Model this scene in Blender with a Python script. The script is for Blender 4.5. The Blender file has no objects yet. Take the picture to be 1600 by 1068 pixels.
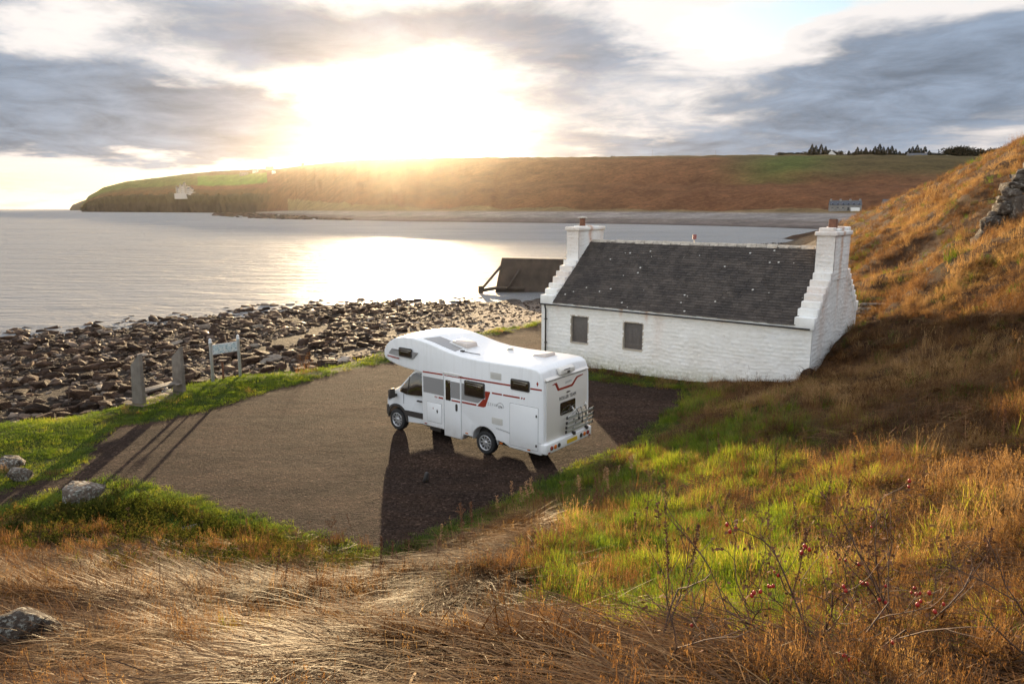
import bpy, bmesh, math, random
import numpy as np
from mathutils import Vector, Matrix, Euler

random.seed(7)
rng = np.random.default_rng(11)
R = math.radians
scene = bpy.context.scene
COL = scene.collection

# ------------------------------------------------------------------ camera
CAM_Z = 7.0
cam_d = bpy.data.cameras.new('camera')
cam_d.lens = 36.0 * 1130.0 / 1600.0
cam_d.sensor_width = 36.0
cam_d.clip_start = 0.05
cam_d.clip_end = 60000.0
cam = bpy.data.objects.new('camera', cam_d)
COL.objects.link(cam)
cam.location = (0, 0, CAM_Z)
cam.rotation_euler = (R(90.0 - 10.43), 0, 0)
scene.camera = cam

# ------------------------------------------------------------------ exposure
EXPO = 1.7
scene.view_settings.view_transform = 'Standard'
scene.view_settings.look = 'None'
scene.view_settings.gamma = 1.0
scene.view_settings.use_curve_mapping = False
scene.view_settings.exposure = EXPO
scene.cycles.max_bounces = 6
scene.cycles.diffuse_bounces = 3
scene.cycles.glossy_bounces = 3
scene.cycles.transmission_bounces = 4
scene.cycles.transparent_max_bounces = 12
scene.cycles.volume_bounces = 0
scene.cycles.use_adaptive_sampling = True
scene.cycles.adaptive_threshold = 0.02
scene.cycles.sample_clamp_indirect = 6.0

# ------------------------------------------------------------------ sun
SUN_AZ, SUN_EL = -8.4, 5.2          # degrees, azimuth from +Y towards +X
sd = Vector((math.sin(R(SUN_AZ)) * math.cos(R(SUN_EL)), math.cos(R(SUN_AZ)) * math.cos(R(SUN_EL)), math.sin(R(SUN_EL))))
sun_l = bpy.data.lights.new('sun', 'SUN')
sun_l.energy = 5.0
sun_l.angle = R(0.6)
sun_l.color = (1.0, 0.74, 0.44)
sun = bpy.data.objects.new('sun', sun_l)
COL.objects.link(sun)
sun.rotation_euler = (-sd).to_track_quat('-Z', 'Y').to_euler()
sun.location = (0, 0, 60)

# ------------------------------------------------------------------ node helper
class NT:
    """thin wrapper that makes node graphs short to write"""
    def __init__(self, tree):
        self.t = tree; self.n = tree.nodes; self.l = tree.links
        self.n.clear()
    def node(self, kind, ins=None, **props):
        nd = self.n.new(kind)
        for k, v in props.items():
            setattr(nd, k, v)
        if ins:
            for k, v in ins.items():
                self.put(nd, k, v)
        return nd
    def put(self, nd, k, v):
        s = nd.inputs[k]
        if isinstance(v, bpy.types.NodeSocket):
            self.l.new(v, s)
        elif isinstance(v, bpy.types.Node):
            self.l.new(v.outputs[0], s)
        else:
            if hasattr(s.default_value, '__len__') and not hasattr(v, '__len__'):
                v = [v] * len(s.default_value)
            if hasattr(s.default_value, '__len__') and len(s.default_value) == 4 and len(v) == 3:
                v = tuple(v) + (1.0,)
            s.default_value = v
    def m(self, op, a, b=None, c=None, clamp=False):
        nd = self.n.new('ShaderNodeMath'); nd.operation = op; nd.use_clamp = clamp
        self.put(nd, 0, a)
        if b is not None: self.put(nd, 1, b)
        if c is not None: self.put(nd, 2, c)
        return nd.outputs[0]
    def v(self, op, a, b=None, scale=None):
        nd = self.n.new('ShaderNodeVectorMath'); nd.operation = op
        self.put(nd, 0, a)
        if b is not None: self.put(nd, 1, b)
        if scale is not None: self.put(nd, 'Scale', scale)
        return nd.outputs['Value'] if op in ('DOT_PRODUCT', 'LENGTH', 'DISTANCE') else nd.outputs[0]
    def mix(self, f, a, b, mode='MIX'):
        nd = self.n.new('ShaderNodeMix'); nd.data_type = 'RGBA'; nd.blend_type = mode
        self.put(nd, 0, f); self.put(nd, 6, a); self.put(nd, 7, b)
        return nd.outputs[2]
    def noise(self, vec, scale, detail=4, rough=0.55, dist=0.0, out=0):
        nd = self.node('ShaderNodeTexNoise', {'Scale': scale, 'Detail': detail, 'Roughness': rough, 'Distortion': dist})
        if vec is not None: self.put(nd, 'Vector', vec)
        return nd.outputs[out]
    def ramp(self, f, stops, interp='LINEAR'):
        nd = self.n.new('ShaderNodeValToRGB'); cr = nd.color_ramp; cr.interpolation = interp
        while len(cr.elements) > 1: cr.elements.remove(cr.elements[0])
        for i, (p, c) in enumerate(stops):
            e = cr.elements[0] if i == 0 else cr.elements.new(p)
            e.position = p
            e.color = (c, c, c, 1) if not hasattr(c, '__len__') else (tuple(c) + (1,))[:4]
        self.put(nd, 0, f)
        return nd.outputs[0]
    def sm(self, x, a, b):
        nd = self.n.new('ShaderNodeMapRange'); nd.interpolation_type = 'SMOOTHSTEP'
        self.put(nd, 0, x); self.put(nd, 1, a); self.put(nd, 2, b)
        return nd.outputs[0]

# ------------------------------------------------------------------ world: nishita sky seen through broken evening cloud
world = bpy.data.worlds.new('World')
scene.world = world
world.use_nodes = True
W = NT(world.node_tree)
wout = W.node('ShaderNodeOutputWorld')
wbg = W.node('ShaderNodeBackground', {'Strength': 1.0})
W.l.new(wbg.outputs[0], wout.inputs[0])
sky = W.node('ShaderNodeTexSky')
sky.sky_type = 'NISHITA'; sky.sun_disc = False
sky.sun_elevation = R(SUN_EL); sky.sun_rotation = R(SUN_AZ)
sky.altitude = 10; sky.air_density = 1.0; sky.dust_density = 0.6; sky.ozone_density = 1.5
gen = W.node('ShaderNodeTexCoord').outputs['Generated']
dirn = W.v('NORMALIZE', gen)
sx = W.node('ShaderNodeSeparateXYZ', {0: dirn})
X, Y, Z = sx.outputs
zc = W.m('MAXIMUM', Z, 0.0)
# angular coordinates in degrees
az = W.m('MULTIPLY', W.m('ARCTAN2', X, Y), 57.2958)
el = W.m('MULTIPLY', W.m('ARCSINE', Z), 57.2958)
# cloud layer seen in perspective
k = W.m('DIVIDE', 1.0, W.m('ADD', zc, 0.14))
cp = W.node('ShaderNodeCombineXYZ', {0: W.m('MULTIPLY', X, k), 1: W.m('MULTIPLY', Y, k), 2: W.m('MULTIPLY', Z, 1.2)}).outputs[0]
warp = W.noise(cp, 0.9, 3, 0.5, out=1)
cpw = W.v('ADD', cp, W.v('SCALE', W.v('SUBTRACT', warp, (0.5, 0.5, 0.5)), scale=0.55))
n1 = W.noise(cpw, 0.95, 9, 0.56, 0.2)
n2 = W.noise(cpw, 3.1, 8, 0.62, 0.3)
n3 = W.noise(W.node('ShaderNodeCombineXYZ', {0: W.m('MULTIPLY', az, 0.05), 1: W.m('MULTIPLY', el, 0.55), 2: 3.0}).outputs[0], 1.0, 6, 0.6, 0.4)
wv = W.node('ShaderNodeSeparateXYZ', {0: W.v('SCALE', W.v('SUBTRACT', W.noise(cp, 1.7, 5, 0.6, out=1), (0.5, 0.5, 0.5)), scale=15.0)}).outputs
azw = W.m('ADD', az, wv[0])
elw = W.m('ADD', el, W.m('MULTIPLY', wv[1], 0.32))
def blob(a, e, sa, se, amp, tilt=0.0):
    da = W.m('SUBTRACT', azw, a); de = W.m('SUBTRACT', elw, e)
    if tilt: de = W.m('SUBTRACT', de, W.m('MULTIPLY', da, tilt))
    q = W.m('ADD', W.m('POWER', W.m('DIVIDE', da, sa), 2), W.m('POWER', W.m('DIVIDE', de, se), 2))
    return W.m('MULTIPLY', W.m('EXPONENT', W.m('MULTIPLY', q, -1.0)), amp)
BLOBS = [
    (-28, 6.2, 12.5, 2.3, 1.5, 0), (-18, 4.8, 8, 1.4, 0.9, 0), (-38, 8.0, 7, 3.0, 0.4, 0),      # dark bank on the left
    (-20, 12.6, 8, 1.6, 0.12, 0), (-3, 13.4, 10, 2.2, 0.36, -.05), (7.5, 11.0, 5.0, 2.0, 0.60, -.15),  # grey top sheet
    (-22, 9.6, 12, 1.0, -.35, -.12), (-35, 13, 3, 3, .5, 0), (-14, 11.2, 5, 1.6, .2, -.2),
    (29, 8.0, 8, 2.6, 0.70, 0.05), (24, 6.2, 11, 1.4, 0.45, 0), (33, 11, 7, 2.5, 0.45, 0), (36, 4.5, 10, 2.0, 0.40, 0),
    (8, 4.6, 9, 1.2, 0.50, 0), (16, 4.2, 9, 1.3, 0.38, 0), (20, 9.5, 6, 1.2, 0.25, 0), (14.5, 7.6, 3.5, 2.0, .22, 0),
    (-9.3, 7.0, 4.2, 2.4, -1.0, 0), (-4, 6.2, 6.5, 1.5, -0.55, 0), (-9, 12.6, 9, 1.9, .62, .04), (3.5, 8.2, 4, 2.6, .45, 0), (-16.5, 6.2, 4, 1.6, .5, -.1), (-8.5, 3.6, 5, 2.5, -.9, 0),  # burst round the sun
    (-28, 1.9, 15, 1.4, -0.85, 0), (-13, 9.0, 5, 1.5, -.35, -.25), (-30, 11.6, 3.0, 1.2, -0.42, .3),
    (14, 12.2, 6, 2.0, -0.60, 0), (21, 13.2, 8, 1.6, -0.75, 0), (31, 13.6, 4, 1.2, -0.45, 0), (2, 9.5, 5, 1.0, -.2, 0),
    (20, 4.9, 7, .6, -.18, 0),
]
acc = None
for b in BLOBS:
    v_ = blob(*b); acc = v_ if acc is None else W.m('ADD', acc, v_)
dens = W.m('ADD', W.m('MULTIPLY', W.m('SUBTRACT', n1, 0.5), 2.1), W.m('MULTIPLY', W.m('SUBTRACT', n2, 0.5), 1.25))
dens = W.m('ADD', dens, W.m('MULTIPLY', W.m('SUBTRACT', n3, 0.5), W.ramp(W.m('DIVIDE', el, 12.0), [(0, 0.7), (1, 0.0)])))
dens = W.m('ADD', W.m('ADD', dens, acc), 0.20)
cover = W.sm(dens, 0.0, 0.82)
# angle from the sun
cosg = W.v('DOT_PRODUCT', dirn, tuple(sd))
ang = W.m('MULTIPLY', W.m('ARCCOSINE', W.m('MINIMUM', cosg, 1.0)), 57.2958)
def glow(s, amp, p=1.0):
    return W.m('MULTIPLY', W.m('EXPONENT', W.m('MULTIPLY', W.m('POWER', W.m('DIVIDE', ang, s), p), -1.0)), amp)
g_core = glow(1.9, 4.5, 1.5)
g_mid = glow(4.6, 0.42, 1.4)
g_wide = glow(22.0, 0.09)
def scale(c, f): return W.v('SCALE', c, scale=f)
K = 1.0 / 2 ** EXPO
lit = W.v('ADD', (0.90 * K, 0.88 * K, 0.88 * K), scale((1.0, 0.86, 0.70), g_wide))
lit = W.v('ADD', lit, scale((1.0, 0.90, 0.74), g_mid))
lit = W.v('ADD', lit, scale((1.0, 0.95, 0.86), g_core))
blue = W.v('ADD', scale(sky.outputs[0], 0.075), (0.12 * K, 0.16 * K, 0.22 * K))
clear = W.mix(W.sm(dens, -0.55, -0.05), blue, lit)
clear = W.mix(W.sm(ang, 30.0, 12.0), clear, lit)
warmz = W.ramp(W.m('DIVIDE', el, 30.0), [(0.0, (1.05, 0.96, 0.88)), (0.25, (1.0, 0.98, 0.96)), (1, (1, 1, 1))])
clear = W.v('MULTIPLY', clear, warmz)
dark = W.v('ADD', (0.21 * K, 0.265 * K, 0.35 * K), scale((1.0, 0.86, 0.76), W.m('MULTIPLY', g_wide, 0.30)))
dark = W.v('ADD', dark, scale((1.0, 0.88, 0.72), W.m('MULTIPLY', g_mid, 0.20)))
dark = W.v('ADD', dark, scale((1.0, 0.93, 0.80), W.m('MULTIPLY', g_core, 0.28)))
dark = W.v('MULTIPLY', dark, W.ramp(n2, [(0.32, 0.78), (0.68, 1.5)]))
skyc = W.mix(cover, clear, dark)
# behind and overhead the cloud is thinner and the light of the open sky comes through
up = W.sm(el, 15.0, 45.0)
back = W.sm(ang, 50.0, 110.0)
thin = W.m('MAXIMUM', up, back)
opn = W.mix(W.ramp(dens, [(0.0, 0.0), (1.0, 0.75)]), W.v('ADD', scale(sky.outputs[0], 0.09), (0.98 * K, 0.96 * K, 0.97 * K)), (0.80 * K, 0.79 * K, 0.81 * K))
skyc = W.mix(thin, skyc, opn)
below = W.sm(el, 0.0, -2.0)
skyc = W.mix(below, skyc, (0.25 * K, 0.24 * K, 0.23 * K))
W.put(wbg, 'Color', skyc)
try:
    world.cycles.sampling_method = 'MANUAL'; world.cycles.sample_map_resolution = 1024
except Exception: pass

# ------------------------------------------------------------------ object helpers
def tag(o, label=None, cat=None, group=None, kind=None):
    if label: o['label'] = label
    if cat: o['category'] = cat
    if group: o['group'] = group
    if kind: o['kind'] = kind
    return o
def link(name, data, parent=None, mat=None, loc=None, rot=None):
    o = bpy.data.objects.new(name, data)
    COL.objects.link(o)
    if parent is not None: o.parent = parent
    if loc is not None: o.location = loc
    if rot is not None: o.rotation_euler = rot
    if mat is not None and data is not None: data.materials.append(mat)
    return o
def empty(name, loc=(0, 0, 0), rz=0.0):
    o = link(name, None); o.location = loc; o.rotation_euler = (0, 0, rz); o.empty_display_size = 0.2
    return o
def np_mesh(name, V, F, smooth=True):
    """V (n,3), F (m,k) arrays -> mesh"""
    V = np.asarray(V, dtype=np.float32); F = np.asarray(F, dtype=np.int32)
    me = bpy.data.meshes.new(name)
    m_, k_ = F.shape
    me.vertices.add(len(V)); me.vertices.foreach_set('co', V.ravel())
    me.loops.add(m_ * k_); me.loops.foreach_set('vertex_index', F.ravel())
    me.polygons.add(m_); me.polygons.foreach_set('loop_start', np.arange(0, m_ * k_, k_, dtype=np.int32))
    try: me.polygons.foreach_set('loop_total', np.full(m_, k_, dtype=np.int32))
    except Exception: pass
    if smooth: me.polygons.foreach_set('use_smooth', np.ones(m_, dtype=bool))
    me.update(calc_edges=True); me.validate()
    return me
class MB:
    """collects simple solids into one mesh"""
    def __init__(s): s.v = []; s.f = []; s.sm = []
    def add(s, vs, fs, smooth=False):
        b = len(s.v); s.v += [tuple(v) for v in vs]; s.f += [tuple(i + b for i in f) for f in fs]; s.sm += [smooth] * len(fs)
        return s
    def box(s, x0, x1, y0, y1, z0, z1, M=None):
        vs = [Vector((x, y, z)) for z in (z0, z1) for y in (y0, y1) for x in (x0, x1)]
        if M is not None: vs = [M @ v for v in vs]
        return s.add(vs, [(0, 2, 3, 1), (4, 5, 7, 6), (0, 1, 5, 4), (2, 6, 7, 3), (0, 4, 6, 2), (1, 3, 7, 5)])
    def prism(s, poly, axis, a, b, M=None, smooth=False):
        """poly: 2d points, extruded along axis from a to b"""
        n = len(poly)
        def P(u, w, t):
            v = {'x': Vector((t, u, w)), 'y': Vector((u, t, w)), 'z': Vector((u, w, t))}[axis]
            return M @ v if M is not None else v
        vs = [P(u, w, a) for u, w in poly] + [P(u, w, b) for u, w in poly]
        s.add(vs, [tuple(range(n)), tuple(range(2 * n - 1, n - 1, -1))])
        b0 = len(s.v) - 2 * n
        for i in range(n):
            j = (i + 1) % n
            s.f.append((b0 + i, b0 + n + i, b0 + n + j, b0 + j)); s.sm.append(smooth)
        return s
    def tube(s, pts, r, n=8, r2=None, caps=True):
        pts = [Vector(p) for p in pts]; m = len(pts); rings = []
        up = Vector((0, 0, 1))
        for i, p in enumerate(pts):
            d = (pts[min(i + 1, m - 1)] - pts[max(i - 1, 0)]).normalized()
            a = d.cross(up)
            if a.length < 1e-3: a = d.cross(Vector((1, 0, 0)))
            a.normalize(); b = d.cross(a).normalized()
            rr = r if r2 is None else r + (r2 - r) * i / (m - 1)
            rings.append([p + (a * math.cos(t) + b * math.sin(t)) * rr for t in [2 * math.pi * q / n for q in range(n)]])
        vs = [v for rg in rings for v in rg]; fs = []
        for i in range(m - 1):
            for q in range(n):
                fs.append((i * n + q, i * n + (q + 1) % n, (i + 1) * n + (q + 1) % n, (i + 1) * n + q))
        s.add(vs, fs, True)
        if caps:
            b0 = len(s.v) - m * n
            s.f.append(tuple(b0 + q for q in range(n))[::-1]); s.sm.append(False)
            s.f.append(tuple(b0 + (m - 1) * n + q for q in range(n))); s.sm.append(False)
        return s
    def lathe(s, prof, n=16, M=None):
        """prof: (r, z) list about z"""
        vs = []
        for r_, z_ in prof:
            for q in range(n):
                v = Vector((r_ * math.cos(2 * math.pi * q / n), r_ * math.sin(2 * math.pi * q / n), z_))
                vs.append(M @ v if M is not None else v)
        fs = [(i * n + q, i * n + (q + 1) % n, (i + 1) * n + (q + 1) % n, (i + 1) * n + q) for i in range(len(prof) - 1) for q in range(n)]
        return s.add(vs, fs, True)
    def build(s, name, mat=None, parent=None, bevel=0.0, loc=None, fix=True, seg=2, angle=35):
        me = bpy.data.meshes.new(name)
        me.from_pydata(s.v, [], s.f)
        me.polygons.foreach_set('use_smooth', s.sm)
        if fix or bevel:
            bm = bmesh.new(); bm.from_mesh(me)
            bmesh.ops.recalc_face_normals(bm, faces=bm.faces)
            if bevel:
                es = [e for e in bm.edges if len(e.link_faces) == 2 and e.calc_face_angle(0) > R(angle)]
                bmesh.ops.bevel(bm, geom=es, offset=bevel, segments=seg, affect='EDGES', profile=0.5)
                for f in bm.faces: f.smooth = True
            bm.to_mesh(me); bm.free()
            if bevel:
                try: me.set_sharp_from_angle(angle=R(40))
                except Exception: pass
        me.update()
        return link(name, me, parent, mat, loc)

# ------------------------------------------------------------------ numpy noise
def _hash(ix, iy, seed):
    h = (ix.astype(np.int64) * 374761393 + iy.astype(np.int64) * 668265263 + seed * 974711) & 0xffffffff
    h = ((h ^ (h >> 13)) * 1274126177) & 0xffffffff
    return ((h ^ (h >> 16)) & 0xffffff) / float(0xffffff)
def vnoise(x, y, seed=0):
    x0 = np.floor(x); y0 = np.floor(y); fx = x - x0; fy = y - y0
    fx = fx * fx * (3 - 2 * fx); fy = fy * fy * (3 - 2 * fy)
    a = _hash(x0, y0, seed); b = _hash(x0 + 1, y0, seed); c = _hash(x0, y0 + 1, seed); d = _hash(x0 + 1, y0 + 1, seed)
    return (a + (b - a) * fx) * (1 - fy) + (c + (d - c) * fx) * fy
def fbm(x, y, octv=4, seed=0, gain=0.5):
    x = np.asarray(x, float); y = np.asarray(y, float)
    s = 0; a = 1; t = 0
    for i in range(octv):
        s = s + a * (vnoise(x * 2 ** i + 17.3 * i, y * 2 ** i - 9.1 * i, seed + i) - 0.5); t += a; a *= gain
    return s / t * 2      # about -1..1
def sstep(x, a, b):
    t = np.clip((x - a) / (b - a), 0, 1); return t * t * (3 - 2 * t)
def in_poly(x, y, poly):
    x = np.asarray(x, float); y = np.asarray(y, float); r = np.zeros(x.shape, bool); n = len(poly)
    for i in range(n):
        x0, y0 = poly[i]; x1, y1 = poly[(i + 1) % n]
        if y0 == y1: continue
        c = ((y0 > y) != (y1 > y)) & (x < (x1 - x0) * (y - y0) / (y1 - y0) + x0)
        r ^= c
    return r
def dist_line(x, y, pts, closed=False):
    x = np.asarray(x, float); y = np.asarray(y, float); d = np.full(x.shape, 1e9)
    n = len(pts)
    for i in range(n if closed else n - 1):
        x0, y0 = pts[i]; x1, y1 = pts[(i + 1) % n]
        dx, dy = x1 - x0, y1 - y0
        t = np.clip(((x - x0) * dx + (y - y0) * dy) / (dx * dx + dy * dy + 1e-9), 0, 1)
        d = np.minimum(d, np.hypot(x - x0 - t * dx, y - y0 - t * dy))
    return d
# ------------------------------------------------------------------ materials
def new_mat(name):
    m = bpy.data.materials.new(name); m.use_nodes = True
    g = NT(m.node_tree)
    out = g.node('ShaderNodeOutputMaterial')
    return m, g, out
def simple(name, col, rough=0.5, metal=0.0, spec=0.5, var=0.0, vscale=6.0, bump=0.0, bscale=40.0, coat=0.0, trans=0.0, ior=1.45):
    m, g, out = new_mat(name)
    p = g.node('ShaderNodeBsdfPrincipled', {'Roughness': rough, 'Metallic': metal, 'Specular IOR Level': spec, 'Coat Weight': coat, 'Coat Roughness': 0.08, 'Transmission Weight': trans, 'IOR': ior})
    tc = g.node('ShaderNodeTexCoord').outputs['Object']
    if var > 0:
        n = g.noise(tc, vscale, 6, 0.6)
        f = g.ramp(n, [(0.3, 1 - var), (0.7, 1 + var)])
        g.put(p, 'Base Color', g.v('MULTIPLY', tuple(col), f))
    else:
        g.put(p, 'Base Color', col)
    if bump > 0:
        b = g.node('ShaderNodeBump', {'Strength': 1.0, 'Distance': bump, 'Height': g.noise(tc, bscale, 6, 0.65)})
        g.put(p, 'Normal', b)
    g.l.new(p.outputs[0], out.inputs[0])
    return m
M = {}
def stone_mat(name, c1, c2, lichen=None, rough=0.85, scale=3.0, bump=0.03, rnd=0.25, wet=0.0):
    m, g, out = new_mat(name)
    tc = g.node('ShaderNodeTexCoord').outputs['Object']
    oi = g.node('ShaderNodeObjectInfo').outputs['Random']
    v = g.v('ADD', tc, g.v('SCALE', (13.0, 7.0, 5.0), scale=g.m('MULTIPLY', oi, 9.0)))
    n = g.noise(v, scale, 8, 0.65)
    c = g.mix(g.ramp(n, [(0.3, 0), (0.7, 1)]), c1, c2)
    c = g.v('SCALE', c, scale=g.m('ADD', 1.0 - rnd, g.m('MULTIPLY', oi, 2 * rnd)))
    if lichen is not None:
        l = g.ramp(g.noise(v, scale * 2.3, 7, 0.7), [(0.52, 0), (0.58, 1)])
        c = g.mix(l, c, lichen)
    p = g.node('ShaderNodeBsdfPrincipled', {'Base Color': c, 'Roughness': rough, 'Specular IOR Level': 0.10})
    if wet: g.put(p, 'Roughness', g.ramp(g.noise(v, 1.3, 3), [(0.4, rough), (0.65, rough - wet)]))
    h = g.m('ADD', g.noise(v, scale * 3, 8, 0.7), g.m('MULTIPLY', g.node('ShaderNodeTexVoronoi', {'Vector': v, 'Scale': scale * 2.0}).outputs[0], 0.6))
    g.put(p, 'Normal', g.node('ShaderNodeBump', {'Strength': 1.0, 'Distance': bump, 'Height': h}))
    g.l.new(p.outputs[0], out.inputs[0])
    return m
M['boulder'] = stone_mat('boulder_stone', (0.07, 0.055, 0.045), (0.21, 0.165, 0.13), lichen=(0.36, 0.35, 0.30), scale=3.2, bump=0.09)
M['rock'] = stone_mat('shore_rock', (0.018, 0.011, 0.008), (0.075, 0.043, 0.027), scale=1.8, bump=0.09, rnd=0.5, rough=0.92, wet=0.2)
M['pebble'] = stone_mat('pale_shore_rock', (0.16, 0.13, 0.105), (0.30, 0.25, 0.20), scale=1.8, bump=0.03, rnd=0.45, rough=0.75)
M['outcrop'] = stone_mat('outcrop_stone', (0.032, 0.026, 0.022), (0.11, 0.088, 0.07), lichen=(0.19, 0.17, 0.145), scale=2.0, bump=0.07, rnd=0.35)
def leafy(name, stops, transl=0.5, var=0.25, gloss=0.02):
    """thin vegetation: tint attribute picks a colour along the ramp, light passes through"""
    m, g, out = new_mat(name)
    t = g.node('ShaderNodeAttribute', attribute_type='INSTANCER', attribute_name='tint').outputs['Fac']
    geo = g.node('ShaderNodeTexCoord').outputs['Object']
    nz = g.noise(geo, 9.0, 2)
    tt = g.m('ADD', t, g.m('MULTIPLY', g.m('SUBTRACT', nz, 0.5), 0.5))
    c = g.ramp(tt, stops)
    c = g.v('MULTIPLY', c, g.ramp(g.noise(geo, 31.0, 2), [(0.3, 1 - var), (0.7, 1 + var)]))
    d = g.node('ShaderNodeBsdfDiffuse', {'Color': c})
    tr = g.node('ShaderNodeBsdfTranslucent', {'Color': g.v('MULTIPLY', c, (1.35, 1.25, 0.8))})
    gl = g.node('ShaderNodeBsdfGlossy', {'Color': (0.9, 0.9, 0.85), 'Roughness': 0.45})
    mx = g.node('ShaderNodeMixShader', {0: transl, 1: d.outputs[0], 2: tr.outputs[0]})
    mx2 = g.node('ShaderNodeMixShader', {0: gloss, 1: mx.outputs[0], 2: gl.outputs[0]})
    g.l.new(mx2.outputs[0], out.inputs[0])
    return m
M['grass'] = leafy('grass_blades', [(0.0, (0.028, 0.050, 0.007)), (0.42, (0.10, 0.16, 0.012)), (0.72, (0.23, 0.25, 0.026)), (1.0, (0.30, 0.22, 0.06))], 0.58)
M['straw'] = leafy('dry_straw', [(0.0, (0.045, 0.021, 0.009)), (0.5, (0.125, 0.062, 0.026)), (1.0, (0.30, 0.18, 0.08))], 0.25)
M['rust'] = leafy('rusty_grass', [(0.0, (0.058, 0.030, 0.014)), (0.5, (0.165, 0.082, 0.034)), (1.0, (0.36, 0.225, 0.10))], 0.42)
M['weed'] = leafy('weed_leaves', [(0.0, (0.022, 0.028, 0.008)), (0.5, (0.055, 0.065, 0.014)), (1.0, (0.12, 0.085, 0.03))], 0.45, gloss=0.0)
# ground under the vegetation
m, g, out = new_mat('hillside_ground')
tc = g.node('ShaderNodeTexCoord').outputs['Object']
gr = g.node('ShaderNodeAttribute', attribute_name='green').outputs['Fac']
n = g.noise(tc, 1.1, 8, 0.65); nf = g.noise(tc, 24.0, 6, 0.75)
gg = g.m('ADD', gr, g.m('MULTIPLY', g.m('SUBTRACT', n, 0.5), 0.9))
c = g.ramp(gg, [(0.1, (0.055, 0.028, 0.014)), (0.5, (0.045, 0.034, 0.013)), (0.9, (0.03, 0.042, 0.008))])
c = g.v('MULTIPLY', c, g.ramp(nf, [(0.28, 0.35), (0.72, 1.6)]))
p = g.node('ShaderNodeBsdfPrincipled', {'Base Color': c, 'Roughness': 0.95, 'Specular IOR Level': 0.1,
    'Normal': g.node('ShaderNodeBump', {'Strength': 1.0, 'Distance': 0.12, 'Height': g.m('ADD', g.noise(tc, 7.0, 8, 0.7), g.m('MULTIPLY', nf, 0.5))}).outputs[0]})
g.l.new(p.outputs[0], out.inputs[0]); M['hill'] = m
# gravel
m, g, out = new_mat('gravel_surface')
tc = g.node('ShaderNodeTexCoord').outputs['Object']
vo = g.node('ShaderNodeTexVoronoi', {'Vector': tc, 'Scale': 21.0})
n0 = g.noise(tc, 0.35, 5, 0.6); n1_ = g.noise(tc, 55.0, 4, 0.7)
rot = g.node('ShaderNodeMapping', {'Vector': tc, 'Rotation': (0, 0, R(38)), 'Scale': (0.35, 2.4, 1)})
nt = g.noise(rot.outputs[0], 0.8, 5, 0.6, 0.6)
c = g.mix(g.ramp(n0, [(0.35, 0), (0.65, 1)]), (0.026, 0.017, 0.013), (0.056, 0.035, 0.025))
c = g.mix(g.m('MULTIPLY', g.ramp(nt, [(0.42, 0), (0.60, 1)]), 0.7), c, (0.030, 0.021, 0.017))
stone = g.ramp(g.node('ShaderNodeSeparateColor', {0: vo.outputs['Color']}).outputs[0], [(0.0, 0.5), (0.75, 1.15), (0.95, 1.5), (0.985, 2.6)])
c = g.v('MULTIPLY', c, stone)
c = g.v('MULTIPLY', c, g.ramp(n1_, [(0.3, 0.75), (0.7, 1.25)]))
hh = g.m('ADD', g.m('MULTIPLY', vo.outputs[0], -0.6), g.m('ADD', g.m('MULTIPLY', n1_, 0.5), g.m('MULTIPLY', g.noise(tc, 2.3, 6, 0.65), 2.2)))
p = g.node('ShaderNodeBsdfPrincipled', {'Base Color': c, 'Roughness': 0.97, 'Specular IOR Level': 0.04,
    'Normal': g.node('ShaderNodeBump', {'Strength': 1.0, 'Distance': 0.035, 'Height': hh}).outputs[0]})
g.l.new(p.outputs[0], out.inputs[0]); M['gravel'] = m
# beach bed between the rocks
m, g, out = new_mat('beach_bed')
tc = g.node('ShaderNodeTexCoord').outputs['Object']
pl = g.node('ShaderNodeAttribute', attribute_name='pale').outputs['Fac']
vo = g.node('ShaderNodeTexVoronoi', {'Vector': tc, 'Scale': 4.5})
c = g.mix(g.m('ADD', pl, g.m('MULTIPLY', g.m('SUBTRACT', g.noise(tc, 0.5, 5), 0.5), 0.8), clamp=True), (0.026, 0.018, 0.013), (0.19, 0.15, 0.12))
c = g.v('MULTIPLY', c, g.ramp(g.node('ShaderNodeSeparateColor', {0: vo.outputs['Color']}).outputs[0], [(0, 0.5), (1, 1.5)]))
p = g.node('ShaderNodeBsdfPrincipled', {'Base Color': c, 'Roughness': 0.9, 'Specular IOR Level': 0.1, 'Normal': g.node('ShaderNodeBump', {'Strength': 1.0, 'Distance': 0.14, 'Height': g.m('ADD', g.m('MULTIPLY', vo.outputs[0], -0.7), g.noise(tc, 9, 6, 0.7))}).outputs[0]})
g.l.new(p.outputs[0], out.inputs[0]); M['beach'] = m
# sea
m, g, out = new_mat('sea_water')
tc = g.node('ShaderNodeTexCoord').outputs['Object']
mp = g.node('ShaderNodeMapping', {'Vector': tc, 'Rotation': (0, 0, R(14)), 'Scale': (0.45, 1.25, 1)}).outputs[0]
h = g.m('ADD', g.m('MULTIPLY', g.noise(mp, 0.22, 4, 0.55, 0.4), 1.6), g.m('ADD', g.m('MULTIPLY', g.noise(mp, 1.1, 4, 0.6, 0.3), 0.45), g.m('MULTIPLY', g.noise(mp, 5.0, 3, 0.6), 0.10)))
big = g.noise(tc, 0.018, 4, 0.6)
bmp = g.node('ShaderNodeBump', {'Strength': g.ramp(big, [(0.35, 0.6), (0.65, 1.0)]), 'Distance': 2.0, 'Height': h})
p = g.node('ShaderNodeBsdfPrincipled', {'Base Color': (0.19, 0.19, 0.19), 'Roughness': g.ramp(g.noise(mp, 0.03, 5, 0.6), [(0.3, 0.40), (0.7, 0.54)]), 'IOR': 1.33, 'Specular IOR Level': 0.55, 'Normal': bmp.outputs[0]})
g.l.new(p.outputs[0], out.inputs[0]); M['sea'] = m
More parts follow.
